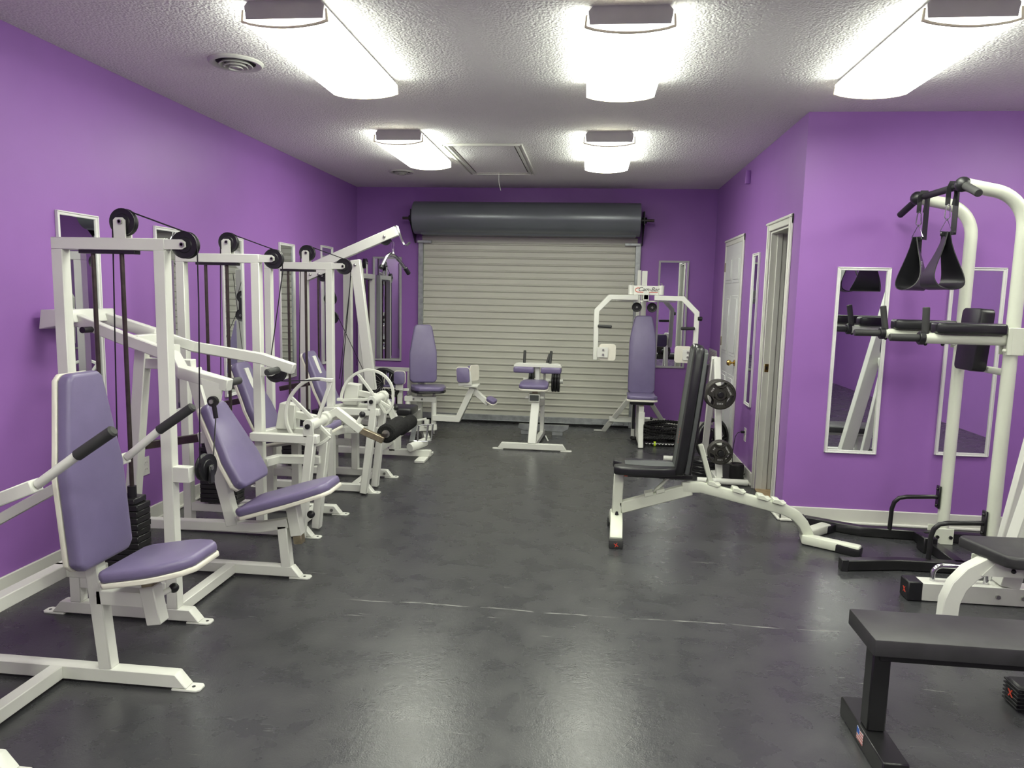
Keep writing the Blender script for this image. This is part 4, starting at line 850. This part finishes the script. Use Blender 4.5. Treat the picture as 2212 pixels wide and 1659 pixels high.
for x_ in (0.40,0.47): obj('seat_notch', MB().prism([(-0.025,0),(0.025,0),(0.03,0.02),(-0.02,0.024)],(x_,yc-0.036,0.192+0.33*(x_-0.225)+0.032),(1,0,0.33),(-0.33,0,1),(0,1,0),0.072,0.002), 'cream_post', t)
obj('seat_prop', MB().sweep([(0.43,yc,0.305),(0.52,yc,0.40)],0.03,0.016), 'cream_post', t)
obj('back_strut', MB().sweep([(0.79,yc,0.345),(0.702,yc,0.62)],0.036,0.03,(1,0,0)), 'cream_post', t)
rf = MB().sweep([(1.66,4.385,0.034),(1.40,4.55,0.034),(1.42,4.66,0.034),(1.60,4.83,0.034)],0.075,0.058,(0,0,1),0.012,2)
obj('rear_foot', rf, 'cream_post', t)
for p, q in (((1.545,4.458,0.03),(1.665,4.382,0.024)),((1.56,4.792,0.03),(1.645,4.873,0.026))): 
    c_ = obj('foot_cap', MB().sweep([p,q],0.082,0.056,(0,0,1),0.012,2), 'black_plastic', t)
    if p[1] < yc: text_obj('cap_logo','x',0.05,(1.615,4.372,0.034),(0.84,-0.53,0.0),(0.1,0.16,1),'red_ink',c_)
# seat and back cushions with grey centre panels
sm = MB().prism([(-0.14,0.03),(-0.12,0.0),(-0.05,0.0),(-0.012,0.055),(0.012,0.055),(0.05,0.0),(0.12,0.0),(0.14,0.03),(0.145,0.12),(0.13,0.30),(0.09,0.415),(-0.09,0.415),(-0.13,0.30),(-0.145,0.12)],(0.172,yc,0.432),(0,1,0),(1,0,0.0),(0,0,1),0.052,0.018,3)
st = obj('seat', sm, 'black_vinyl', t, smooth=60)
obj('seat_panel', MB().prism([(-0.055,0.07),(0.055,0.07),(0.075,0.25),(0.06,0.40),(-0.06,0.40),(-0.075,0.25)],(0.172,yc,0.4835),(0,1,0),(1,0,0),(0,0,1),0.0035,0.0015), 'grey_vinyl', st)
obj('seat_plate', MB().box(0.26,0.66,yc-0.055,yc+0.055,0.405,0.432,0.003), 'black_metal', t)
d = V((0.085,0,0.81)).normalized(); n_ = d.cross(V((0,1,0))); n_ = n_ if n_.x < 0 else -n_
bo = V((0.600,yc,0.432))
bk_ = obj('backrest', MB().prism([(-0.11,0.0),(0.11,0.0),(0.14,0.12),(0.145,0.45),(0.135,0.74),(0.115,0.80),(0.05,0.815),(0.0,0.79),(-0.05,0.815),(-0.115,0.80),(-0.135,0.74),(-0.145,0.45),(-0.14,0.12)],bo,(0,1,0),d,n_,0.058,0.020,3), 'black_vinyl', t, smooth=60)
obj('back_panel', MB().prism([(-0.06,0.03),(0.06,0.03),(0.075,0.40),(0.06,0.78),(0.02,0.775),(0.0,0.76),(-0.02,0.775),(-0.06,0.78),(-0.075,0.40)],bo+n_*0.0565,(0,1,0),d,n_,0.004,0.0015), 'grey_vinyl', bk_)
obj('back_shell', MB().prism([(-0.125,0.02),(0.125,0.02),(0.142,0.45),(0.125,0.77),(0.08,0.79),(-0.08,0.79),(-0.125,0.77),(-0.142,0.45)],bo-n_*0.024,(0,1,0),d,n_,0.026,0.008,2), 'grey_vinyl', bk_)
obj('back_channel', MB().sweep([bo-n_*0.036+d*(-0.02),bo-n_*0.036+d*0.70],0.075,0.03,(1,0,0)), 'black_metal', bk_)
text_obj('back_lettering','I I I I I I',0.032,bo+n_*0.0612+d*0.24+V((0,-0.042,0)),d,(0,1,0),'red_ink',bk_,0.0004)

# ================================================================== PLATE TREE WITH PLATES
t = thing('plate_tree', 'white weight plate tree standing by the panelled door', 'rack', (1.10,6.35,0))
obj('base', MB().cyl((0.72,6.74,0.028),(1.33,6.74,0.028),0.026,16).cyl((0.92,5.96,0.028),(1.325,5.95,0.028),0.026,16).box(1.065,1.115,5.96,6.74,0.022,0.062), 'white_paint', t)
obj('front_post', MB().sweep([(1.100,5.985,0.05),(1.088,6.33,1.02)],0.052,0.052,(1,0,0)), 'white_paint', t)
obj('rear_post', MB().sweep([(1.085,6.70,0.05),(1.075,6.36,1.02)],0.052,0.052,(1,0,0)), 'white_paint', t)
def horn(y_, z_, L, x_=1.075): return obj('horn', MB().cyl((x_,y_+0.02,z_),(x_,y_-L,z_),0.024,16,0.004), 'black_metal', t)
horn(6.21,0.755,0.32,1.063); horn(6.04,0.282,0.20,1.080)
def iron_plate(o_, axis, r, th_, label, txt=None, group='plates on the plate tree', tx=0.0, mat='iron'):
    """grip plate: rim, recessed web with three slots"""
    d = V(axis).normalized(); s = V((1,0,0)); s = (s-d*s.dot(d)).normalized(); u = s.cross(d); u = u if u.z > 0 else -u
    t_ = thing('weight_plate', label, 'weight plate', o_, group); o_ = V(o_)
    hole = 0.026
    body = MB()
    body.lathe([(r*0.86,-th_/2),(r-0.005,-th_/2),(r,-th_/2+0.005),(r,th_/2-0.005),(r-0.005,th_/2),(r*0.86,th_/2)], o_, d, 44)
    body.lathe([(hole,-th_/2),(r*0.36,-th_/2),(r*0.40,-th_/2+0.006),(r*0.40,th_/2-0.006),(r*0.36,th_/2),(hole,th_/2)], o_, d, 36)
    obj('rim', body, mat, t_, smooth=50)
    n3 = 60
    verts = []; faces = []
    for j in range(3):
        a0 = R(30+120*j); 
        for k in range(13):
            a = a0+R(-32+64*k/12)
            for rr_, zz in ((r*0.38,-th_*0.24),(r*0.88,-th_*0.24),(r*0.88,th_*0.24),(r*0.38,th_*0.24)):
                aa = a if rr_ > r*0.5 else a0+R(-56+112*k/12)
                verts.append(o_+d*zz+(s*math.cos(aa)+u*math.sin(aa))*rr_)
        b0 = j*52
        for k in range(12):
            for q in range(4): faces.append((b0+k*4+q, b0+k*4+(q+1)%4, b0+(k+1)*4+(q+1)%4, b0+(k+1)*4+q))
        faces.append((b0,b0+1,b0+2,b0+3)); faces.append((b0+48,b0+51,b0+50,b0+49))
    obj('web', MB().add(verts, faces), mat, t_, smooth=30)
    for j in range(3):
        a0 = R(90+120*j); c0 = o_-d*(th_/2-0.002)+(s*math.cos(a0)+u*math.sin(a0))*r*1.02
        pts = []
        for k in range(11):
            b_ = a0+math.pi+R(-58+116*k/10); pts.append(c0+(s*math.cos(b_)+u*math.sin(b_))*r*0.52)
        obj('slot_rim', MB().tube(pts,0.006,6), mat, t_)
    if txt:
        for j, w_ in enumerate(txt):
            a0 = R(150-120*j); c0 = o_-d*(th_*0.24+0.001)+(s*math.cos(a0)+u*math.sin(a0))*r*0.60
            tu = (s*math.sin(a0)-u*math.cos(a0)); tv = (s*math.cos(a0)+u*math.sin(a0))
            text_obj('lettering', w_, r*0.16, c0, tu, tv, 'white_ink', t_, 0.0006)
    return t_
for i in range(4):
    iron_plate((1.063,5.935+0.038*i,0.752-0.002*i),(0.02,1,0.02),0.122,0.034,['grey iron grip plate on the upper horn of the plate tree, nearest the room','grey iron grip plate on the upper horn, second from the front','grey iron grip plate on the upper horn, third from the front','grey iron grip plate on the upper horn, nearest the posts'][i],('10LB','STANDARD','4.5KG') if i == 0 else None)
for i in range(2):
    iron_plate((1.080,5.885+0.036*i,0.284),(0.02,1,0.02),0.099,0.032,['small grey iron grip plate on the lower horn of the plate tree, front one','small grey iron grip plate on the lower horn, behind the front one'][i],('5LB','STANDARD','2.3KG') if i == 0 else None)
iron_plate((1.180,6.885,0.202),(-0.60,0.80,0.0),0.200,0.045,'large black forty-five pound plate leaning behind the plate tree',('45LBS','20.4 KG','45LBS'),'big plates behind the plate tree',mat='black_metal')
for i in range(5):
    tag(obj('weight_plate', disc((1.025+0.004*(i%2),6.30,0.022+0.026*i),(0,0,1),0.115,0.025), 'black_metal'), ['black plate lying flat at the bottom of the floor stack','black plate lying flat, second from the bottom of the floor stack','black plate lying flat in the middle of the floor stack','black plate lying flat, second from the top of the floor stack','black plate lying flat on top of the floor stack'][i], 'weight plate', 'plates stacked flat on the floor')
tag(obj('rubber_mat', MB().box(0.62,1.335,6.06,6.70,0.0,0.008,0.002), 'rubber'), 'black rubber mat on the floor under the plate tree', 'mat')
v = thing('speaker', 'small black cylindrical speaker on the mat with a cord', 'speaker', (1.275,6.17,0.008))
obj('body', MB().lathe([(0.0,0.0),(0.054,0.0),(0.060,0.006),(0.060,0.118),(0.054,0.125),(0.046,0.125),(0.042,0.112),(0.0,0.112)],(1.275,6.17,0.008),(0,0,1),28,False), 'rubber', v)
obj('top_ring', MB().lathe([(0.044,0.0),(0.055,0.0),(0.055,0.006),(0.044,0.006)],(1.275,6.17,0.132),(0,0,1),28), 'iron', v)
v = thing('extension_cord', 'thin black cord running from the wall outlet to the small speaker', 'cord', (1.30,6.25,0.02))
obj('plug', MB().box(1.325,1.357,6.318,6.342,0.372,0.392,0.004,2), 'black_plastic', v)
obj('wire', MB().tube([(1.328,6.33,0.382),(1.30,6.325,0.375),(1.275,6.31,0.34),(1.265,6.30,0.27),(1.255,6.28,0.18),(1.262,6.27,0.10),(1.29,6.26,0.03),(1.335,6.23,0.013),(1.345,6.17,0.05),(1.338,6.16,0.05)],0.0035,6), 'black_plastic', v)

# ================================================================== BATTLE ROPE
v = thing('battle_rope', 'thick black battle rope coiled on the floor behind the bench', 'rope', (0.80,7.75,0))
def twisted(pts, r=0.020, strands=3, pitch=0.075, n=7):
    pts = [V(p) for p in pts]; L = [0]
    for i in range(1,len(pts)): L.append(L[-1]+(pts[i]-pts[i-1]).length)
    m_ = MB()
    for s_ in range(strands):
        out = []
        for i, p in enumerate(pts):
            tt = (pts[min(i+1,len(pts)-1)]-pts[max(i-1,0)]).normalized(); _, sd, up_ = basis(tt)
            a = 2*math.pi*(L[i]/pitch+s_/strands); out.append(p+(sd*math.cos(a)+up_*math.sin(a))*r*0.52)
        m_.tube(out, r*0.60, n)
    return m_
for lay in range(5):
    rx_, ry = 0.30-0.022*(lay%3), 0.22-0.02*(lay%2); cz_ = 0.022+0.034*lay
    pts = [(0.84+0.012*lay+rx_*math.cos(a), 7.78+ry*math.sin(a)+0.02*math.sin(3*a+lay), cz_+0.008*math.sin(2*a+lay)) for a in [R(6*k) for k in range(61)]]
    obj('coil', twisted(pts), 'rubber', v)
pts = [(0.84+0.36*math.cos(R(180+4*k))*1.0, 7.72+0.20*math.sin(R(180+4*k)), 0.022+0.05*math.sin(R(4*k))**2) for k in range(45)]
obj('coil', twisted(pts), 'rubber', v)
pts = [(0.66+0.0125*k, 7.42+0.0008*k, 0.022) for k in range(41)]
obj('rope_end', twisted(pts), 'rubber', v)
wv = MB()
for k in range(9):
    x_ = 0.60+0.033*k; wv.tube([(x_,7.397,0.035),(x_+0.011,7.394,0.026),(x_+0.022,7.396,0.036)],0.004,6)
obj('white_stitching', wv, 'white_ink', v)
obj('tag', MB().lathe([(0.022,0.0),(0.026,0.0),(0.026,0.022),(0.022,0.022)],(0.685,7.42,0.024),(1,0,0),16), 'lime_tag', v)

# ================================================================== POWER TOWER
t = thing('power_tower', 'white and black pull-up and dip tower in front of the partition wall at right', 'gym machine', (2.1,4.47,0))
YN_, YF_ = 4.20, 4.745; XU = 2.285
for s_, y_ in ((-1,YN_),(1,YF_)):
    pts = [(XU,y_,0.03),(XU-0.0,y_,1.93)]+[tuple(p) for p in arc((XU-0.20,y_,1.93),0.20,0,math.pi*0.5-0.12,9,(1,0,0),(0,0,1))][1:]+[(1.975,y_,2.155)]
    obj('upright', MB().tube(pts,0.035,18), 'cream_post', t)
    obj('ball_joint', MB().ball((1.955,y_,2.158),0.041,16), 'black_plastic', t)
    for yy in (y_-0.048, y_+0.040): obj('foot_bracket', MB().box(XU-0.07,XU+0.05,yy,yy+0.008,0.0,0.105), 'cream_post', t)
    for dx in (-0.05,0.03): obj('bolt', MB().cyl((XU+dx,y_-0.058,0.05),(XU+dx,y_-0.048,0.05),0.011,8), 'black_metal', t)
    rail = [(2.62,y_,0.034),(1.93,y_+0.04*(s_>0),0.034),(1.80,y_+0.05*s_*(s_>0),0.034),(1.49,y_+(0.215 if s_>0 else -0.06),0.034)]
    obj('floor_rail', MB().sweep(rail,0.058,0.062,(0,0,1),0.005), 'black_metal', t)
    obj('end_cap', MB().box(1.462,1.50,rail[-1][1]-0.031,rail[-1][1]+0.031,0.0,0.068,0.004), 'black_plastic', t)
    obj('step_handle', MB().tube([(1.972,y_+0.02,0.06),(1.975,y_+0.02,0.20),(1.985,y_+0.015,0.245),(2.01,y_+0.01,0.275),(2.05,y_,0.288),(2.245,y_,0.298)],0.0135,12), 'black_metal', t)
    pl = obj('handle_plate', MB().box(XU-0.05,XU-0.037,y_-0.022,y_+0.022,0.225,0.37), 'black_metal', t)
    for dz in (0.245,0.35): obj('bolt', MB().ball((XU-0.055,y_-0.008,dz),0.009,8), 'black_metal', pl)
    # dip arm
    a = obj('dip_arm', MB().cyl((XU-0.02,y_,1.330),(1.815,y_,1.330),0.030,18), 'cream_post', t)
    obj('collar', MB().cyl((1.83,y_,1.330),(1.80,y_,1.330),0.037,18,0.004), 'black_plastic', a)
    obj('front_grip', MB().cyl((1.81,y_,1.330),(1.648,y_,1.330),0.021,14,0.004), 'grip_grey', a)
    obj('upright_grip', MB().cyl((1.835,y_,1.345),(1.808+0.02*(s_<0),y_-0.0,1.500),0.0185,14,0.004), 'grip_grey', a)
    obj('elbow_pad', MB().prism([(-0.055,0.0),(0.055,0.0),(0.06,0.30),(0.045,0.36),(-0.045,0.36),(-0.06,0.30)],(2.235,y_,1.357),(0,1,0),(-1,0,0),(0,0,1),0.062,0.016,3), 'black_vinyl', a, smooth=60)
    for dx in (1.84,1.93): obj('bolt', MB().ball((dx,y_,1.298),0.010,8), 'black_metal', a)
    br = obj('arm_bracket', MB().box(XU-0.045,XU-0.02,y_-0.045,y_-0.033,1.25,1.40).box(XU-0.04,XU+0.045,y_-0.044,y_-0.036,1.25,1.40).box(XU-0.04,XU+0.045,y_+0.036,y_+0.044,1.25,1.40), 'cream_post', t)
    for dx in (-0.05,0.05):
        for dz in (1.275,1.375): obj('bolt', MB().ball((XU+dx,y_-0.03,dz),0.011,8), 'cream_post', br)
obj('pullup_bar', MB().cyl((1.955,YN_,2.155),(1.955,YF_,2.155),0.0155,14), 'black_metal', t)
obj('bar_grip', MB().cyl((1.955,YN_+0.10,2.155),(1.955,YF_-0.10,2.155),0.0195,14,0.003), 'rubber', t)
obj('side_grip', MB().cyl((1.957,YN_-0.02,2.15),(1.945,4.005,2.085),0.0205,14,0.003), 'grip_grey', t)
obj('side_grip', MB().cyl((1.955,YF_+0.02,2.145),(1.945,4.955,2.08),0.0205,14,0.003), 'rubber', t)
obj('cross_bar', MB().sweep([(2.14,YN_,0.036),(2.14,YF_,0.036)],0.058,0.058).box(2.07,2.15,4.50,4.60,0.0,0.10,0.006), 'black_metal', t)
for z_ in (1.33,1.15): obj('back_tube', MB().cyl((XU,YN_,z_),(XU,YF_,z_),0.02,12), 'cream_post', t)
obj('back_pad', MB().prism(rrect(0.22,0.36,0.03),(XU-0.02,4.475,1.315),(0,1,0),(0.06,0,1),(-1,0,0.06),0.075,0.018,3), 'black_vinyl', t, smooth=60)
# ab straps
def ab_strap(label, y_, turn, twist=False):
    s = thing('ab_strap', label, 'strap', (1.955,y_,2.15), 'hanging ab straps')
    c0 = V((1.955,y_,0)); u = V((math.cos(turn),math.sin(turn),0)); w_ = V((-math.sin(turn),math.cos(turn),0))
    obj('hanger_loop', MB().sweep([c0+V((-0.0225,0,2.06)),c0+V((-0.023,0,2.15)),c0+V((-0.012,0,2.178)),c0+V((0.012,0,2.178)),c0+V((0.023,0,2.15)),c0+V((0.012,0,2.06))],0.026,0.003,(0,1,0),0), 'black_vinyl', s)
    k = c0+V((-0.018,0,0))
    obj('carabiner', MB().tube([k+V((-0.010,0,2.055)),k+V((-0.014,0,1.995)),k+V((0,0,1.978)),k+V((0.014,0,1.995)),k+V((0.010,0,2.055)),k+V((0,0,2.066))],0.0035,6,True), 'chrome', s)
    obj('triangle_ring', MB().tube([k+V((0,0,1.988)),k+u*0.035+V((0,0,1.918)),k-u*0.035+V((0,0,1.918))],0.0035,6,True), 'chrome', s)
    obj('back_strap', MB().sweep([c0+V((0.02,0,2.14)),k+u*0.012+V((0.028,0,1.90))],0.003,0.045,w_,0), 'black_vinyl', s)
    # wide teardrop sling
    n = 26; verts = []; W = 0.10
    for i in range(n+1):
        f = i/n; a = -math.pi*f
        # loop profile: starts at top, swells, returns
        z_ = 1.915-0.315*math.sin(math.pi*f)**0.75
        x_ = 0.085*math.sin(2*math.pi*f)*(0.55+0.45*math.sin(math.pi*f)) if not twist else 0.050*math.sin(2*math.pi*f)
        ww = 0.028+(W*0.72)*math.sin(math.pi*f)**1.1
        tw = (0.5 if twist else 0.25)*math.cos(math.pi*f)
        uu = u*math.cos(tw)+w_*math.sin(tw); vv = -u*math.sin(tw)+w_*math.cos(tw)
        p = k+uu*x_+V((0,0,z_))
        verts.append((p-vv*ww, p+vv*ww))
    m_ = MB(); vs = []; fs = []
    for i, (a, b_) in enumerate(verts):
        j0, j1 = max(i-1,0), min(i+1,n); tg = ((verts[j1][0]+verts[j1][1])-(verts[j0][0]+verts[j0][1])).normalized(); nn_ = tg.cross((b_-a).normalized())*0.003
        vs += [a-nn_, b_-nn_, b_+nn_, a+nn_]
    for i in range(n):
        for q in range(4): fs.append((i*4+q, i*4+(q+1)%4, (i+1)*4+(q+1)%4, (i+1)*4+q))
    fs += [(3,2,1,0),(n*4,n*4+1,n*4+2,n*4+3)]
    m_.add(vs, fs); sl_ = obj('sling', m_, 'black_vinyl', s, smooth=60)
    obj('stitched_top', MB().sweep([k-u*0.032+V((0,0,1.905)),k+u*0.032+V((0,0,1.905))],0.010,0.026), 'black_vinyl', s)
    return s, sl_, k, u, w_
s, sl_, k, u, w_ = ab_strap('black hanging ab strap on the far end of the pull-up bar, folded flat', YF_-0.09, R(-58), True)
text_obj('strap_lettering','I I I I I I',0.016,k+V((0.012,-0.062,1.745)),(0.02,0,-1),(0.85,0.5,0.0),'white_ink',sl_,0.0008)
ab_strap('black hanging ab strap on the near end of the pull-up bar, looped open', YN_+0.10, R(10), False)

# ================================================================== FLAT BENCH (front right)
t = thing('flat_bench', 'low black flat bench cut off at the lower right corner of the photo', 'bench', (1.6,2.43,0))
obj('pad', MB().box(0.945,2.10,2.315,2.555,0.382,0.440,0.006,2), 'bench_vinyl', t)
obj('top_rail', MB().box(1.0,2.05,2.40,2.47,0.325,0.384), 'black_metal', t)
for x_ in (0.968,2.0):
    obj('leg', MB().box(x_+0.012,x_+0.072,2.405,2.47,0.07,0.384,0.005), 'black_metal', t)
    ft = obj('foot', MB().box(x_,x_+0.082,2.235,2.625,0.0,0.070,0.004), 'black_metal', t)
    if x_ < 1.5:
        fl = MB().prism([(-0.028,-0.022),(0.028,-0.017),(0.030,0.024),(0.0,0.019),(-0.026,0.025)],(x_-0.001,2.425,0.038),(0,-1,0),(0,0,1),(-1,0,0),0.0006)
        fo = obj('flag_sticker', fl, 'white_ink', ft)
        obj('flag_canton', MB().prism([(-0.0265,0.002),(-0.004,0.002),(-0.004,0.0195),(-0.0262,0.0245)],(x_-0.0018,2.425,0.038),(0,-1,0),(0,0,1),(-1,0,0),0.0005), 'blue_ink', ft)
        for k in range(4):
            z_ = 0.0175-0.0105*k; u0 = -0.002 if k < 2 else -0.0265
            obj('flag_stripe', MB().prism([(u0,z_),(0.0285,z_+0.002),(0.0285,z_-0.004),(u0,z_-0.005)],(x_-0.0018,2.425,0.038),(0,-1,0),(0,0,1),(-1,0,0),0.0005), 'pink_ink', ft)

# ================================================================== WHITE INCLINE RACK AND STOOL AT THE RIGHT EDGE
t = thing('incline_rack', 'white rack with a chrome handle and black end cap, at the right edge', 'gym machine', (2.2,3.79,0))
rl = obj('floor_rail', MB().box(1.735,3.05,3.745,3.835,0.004,0.098,0.003), 'white_paint', t)
c_ = obj('end_cap', MB().box(1.665,1.737,3.740,3.840,0.0,0.103,0.006), 'black_plastic', t)
text_obj('cap_logo','x',0.06,(1.6643,3.785,0.052),(0,-1,0.15),(0,0.15,1),'red_ink',c_)
obj('carry_handle', MB().tube([(1.800,3.79,0.095),(1.800,3.79,0.135)]+[tuple(p) for p in arc((1.845,3.79,0.135),0.045,math.pi,math.pi*0.5,5,(1,0,0),(0,0,1))]+[tuple(p) for p in arc((2.015,3.79,0.135),0.045,math.pi*0.5,0,5,(1,0,0),(0,0,1))]+[(2.060,3.79,0.095)],0.0125,12), 'chrome', t)
up = obj('slanted_upright', MB().sweep([(2.155,3.79,0.098),(2.60,3.79,2.25)],0.09,0.095,(1,0,0)), 'white_paint', t)
for k in range(14): obj('adjustment_hole', MB().cyl((2.215+0.0285*k,3.7446,0.33+0.138*k),(2.215+0.0285*k,3.7436,0.33+0.138*k),0.010,10), 'black_metal', up)
obj('rear_upright', MB().sweep([(2.215,4.02,0.0),(2.36,4.02,1.0)],0.05,0.05,(1,0,0)).sweep([(2.36,4.02,0.98),(2.40,3.84,1.05)],0.05,0.05), 'white_paint', t)
for x_ in (2.10,2.22): obj('bolt', MB().cyl((x_,3.735,0.05),(x_,3.746,0.05),0.012,6), 'bolt_steel', t)
obj('rear_rail', MB().box(2.9,3.05,3.4,4.2,0.0,0.10), 'white_paint', t)
t = thing('utility_bench', 'worn black bench on a curved white leg, at the right edge', 'bench', (2.1,3.40,0))
obj('pad', MB().prism([(1.77,3.52),(1.80,3.545),(2.55,3.57),(2.55,3.24),(1.885,3.235),(1.845,3.26)],(0,0,0.372),(1,0,0),(0,1,0),(0,0,1),0.056,0.014,3), 'bench_vinyl', t, smooth=60)
obj('front_leg', MB().sweep([(1.685,3.385,0.0),(1.690,3.385,0.16),(1.715,3.385,0.235),(1.765,3.385,0.300),(1.835,3.385,0.345),(1.90,3.385,0.360)],0.072,0.062,(0,1,0),0.004), 'white_paint', t)
obj('frame_rail', MB().box(1.86,2.50,3.36,3.41,0.325,0.372), 'white_paint', t)
obj('side_plate', MB().prism([(1.80,0.30),(1.98,0.30),(1.94,0.372),(1.86,0.372)],(0,3.345,0),(1,0,0),(0,0,1),(0,1,0),0.008), 'white_paint', t)
obj('bolt', MB().ball((1.93,3.343,0.33),0.011,8), 'black_metal', t)
obj('rear_leg', MB().box(2.42,2.48,3.35,3.42,0.0,0.33), 'white_paint', t)
t = thing('bench_foot', 'black ribbed foot cap with a red mark poking in at the lower right edge', 'foot', (1.75,2.78,0))
fc = obj('foot_cap', MB().box(1.645,1.745,2.735,2.825,0.0,0.098,0.008), 'black_plastic', t)
for k in range(6): obj('rib', MB().box(1.640,1.75,2.73,2.83,0.008+0.015*k,0.014+0.015*k,0.001), 'black_plastic', fc)
text_obj('cap_logo','x',0.06,(1.6390,2.778,0.055),(0,-1,0.15),(0,0.15,1),'red_ink',fc)
obj('floor_rail', MB().box(1.74,2.9,2.74,2.82,0.004,0.09), 'white_paint', t)
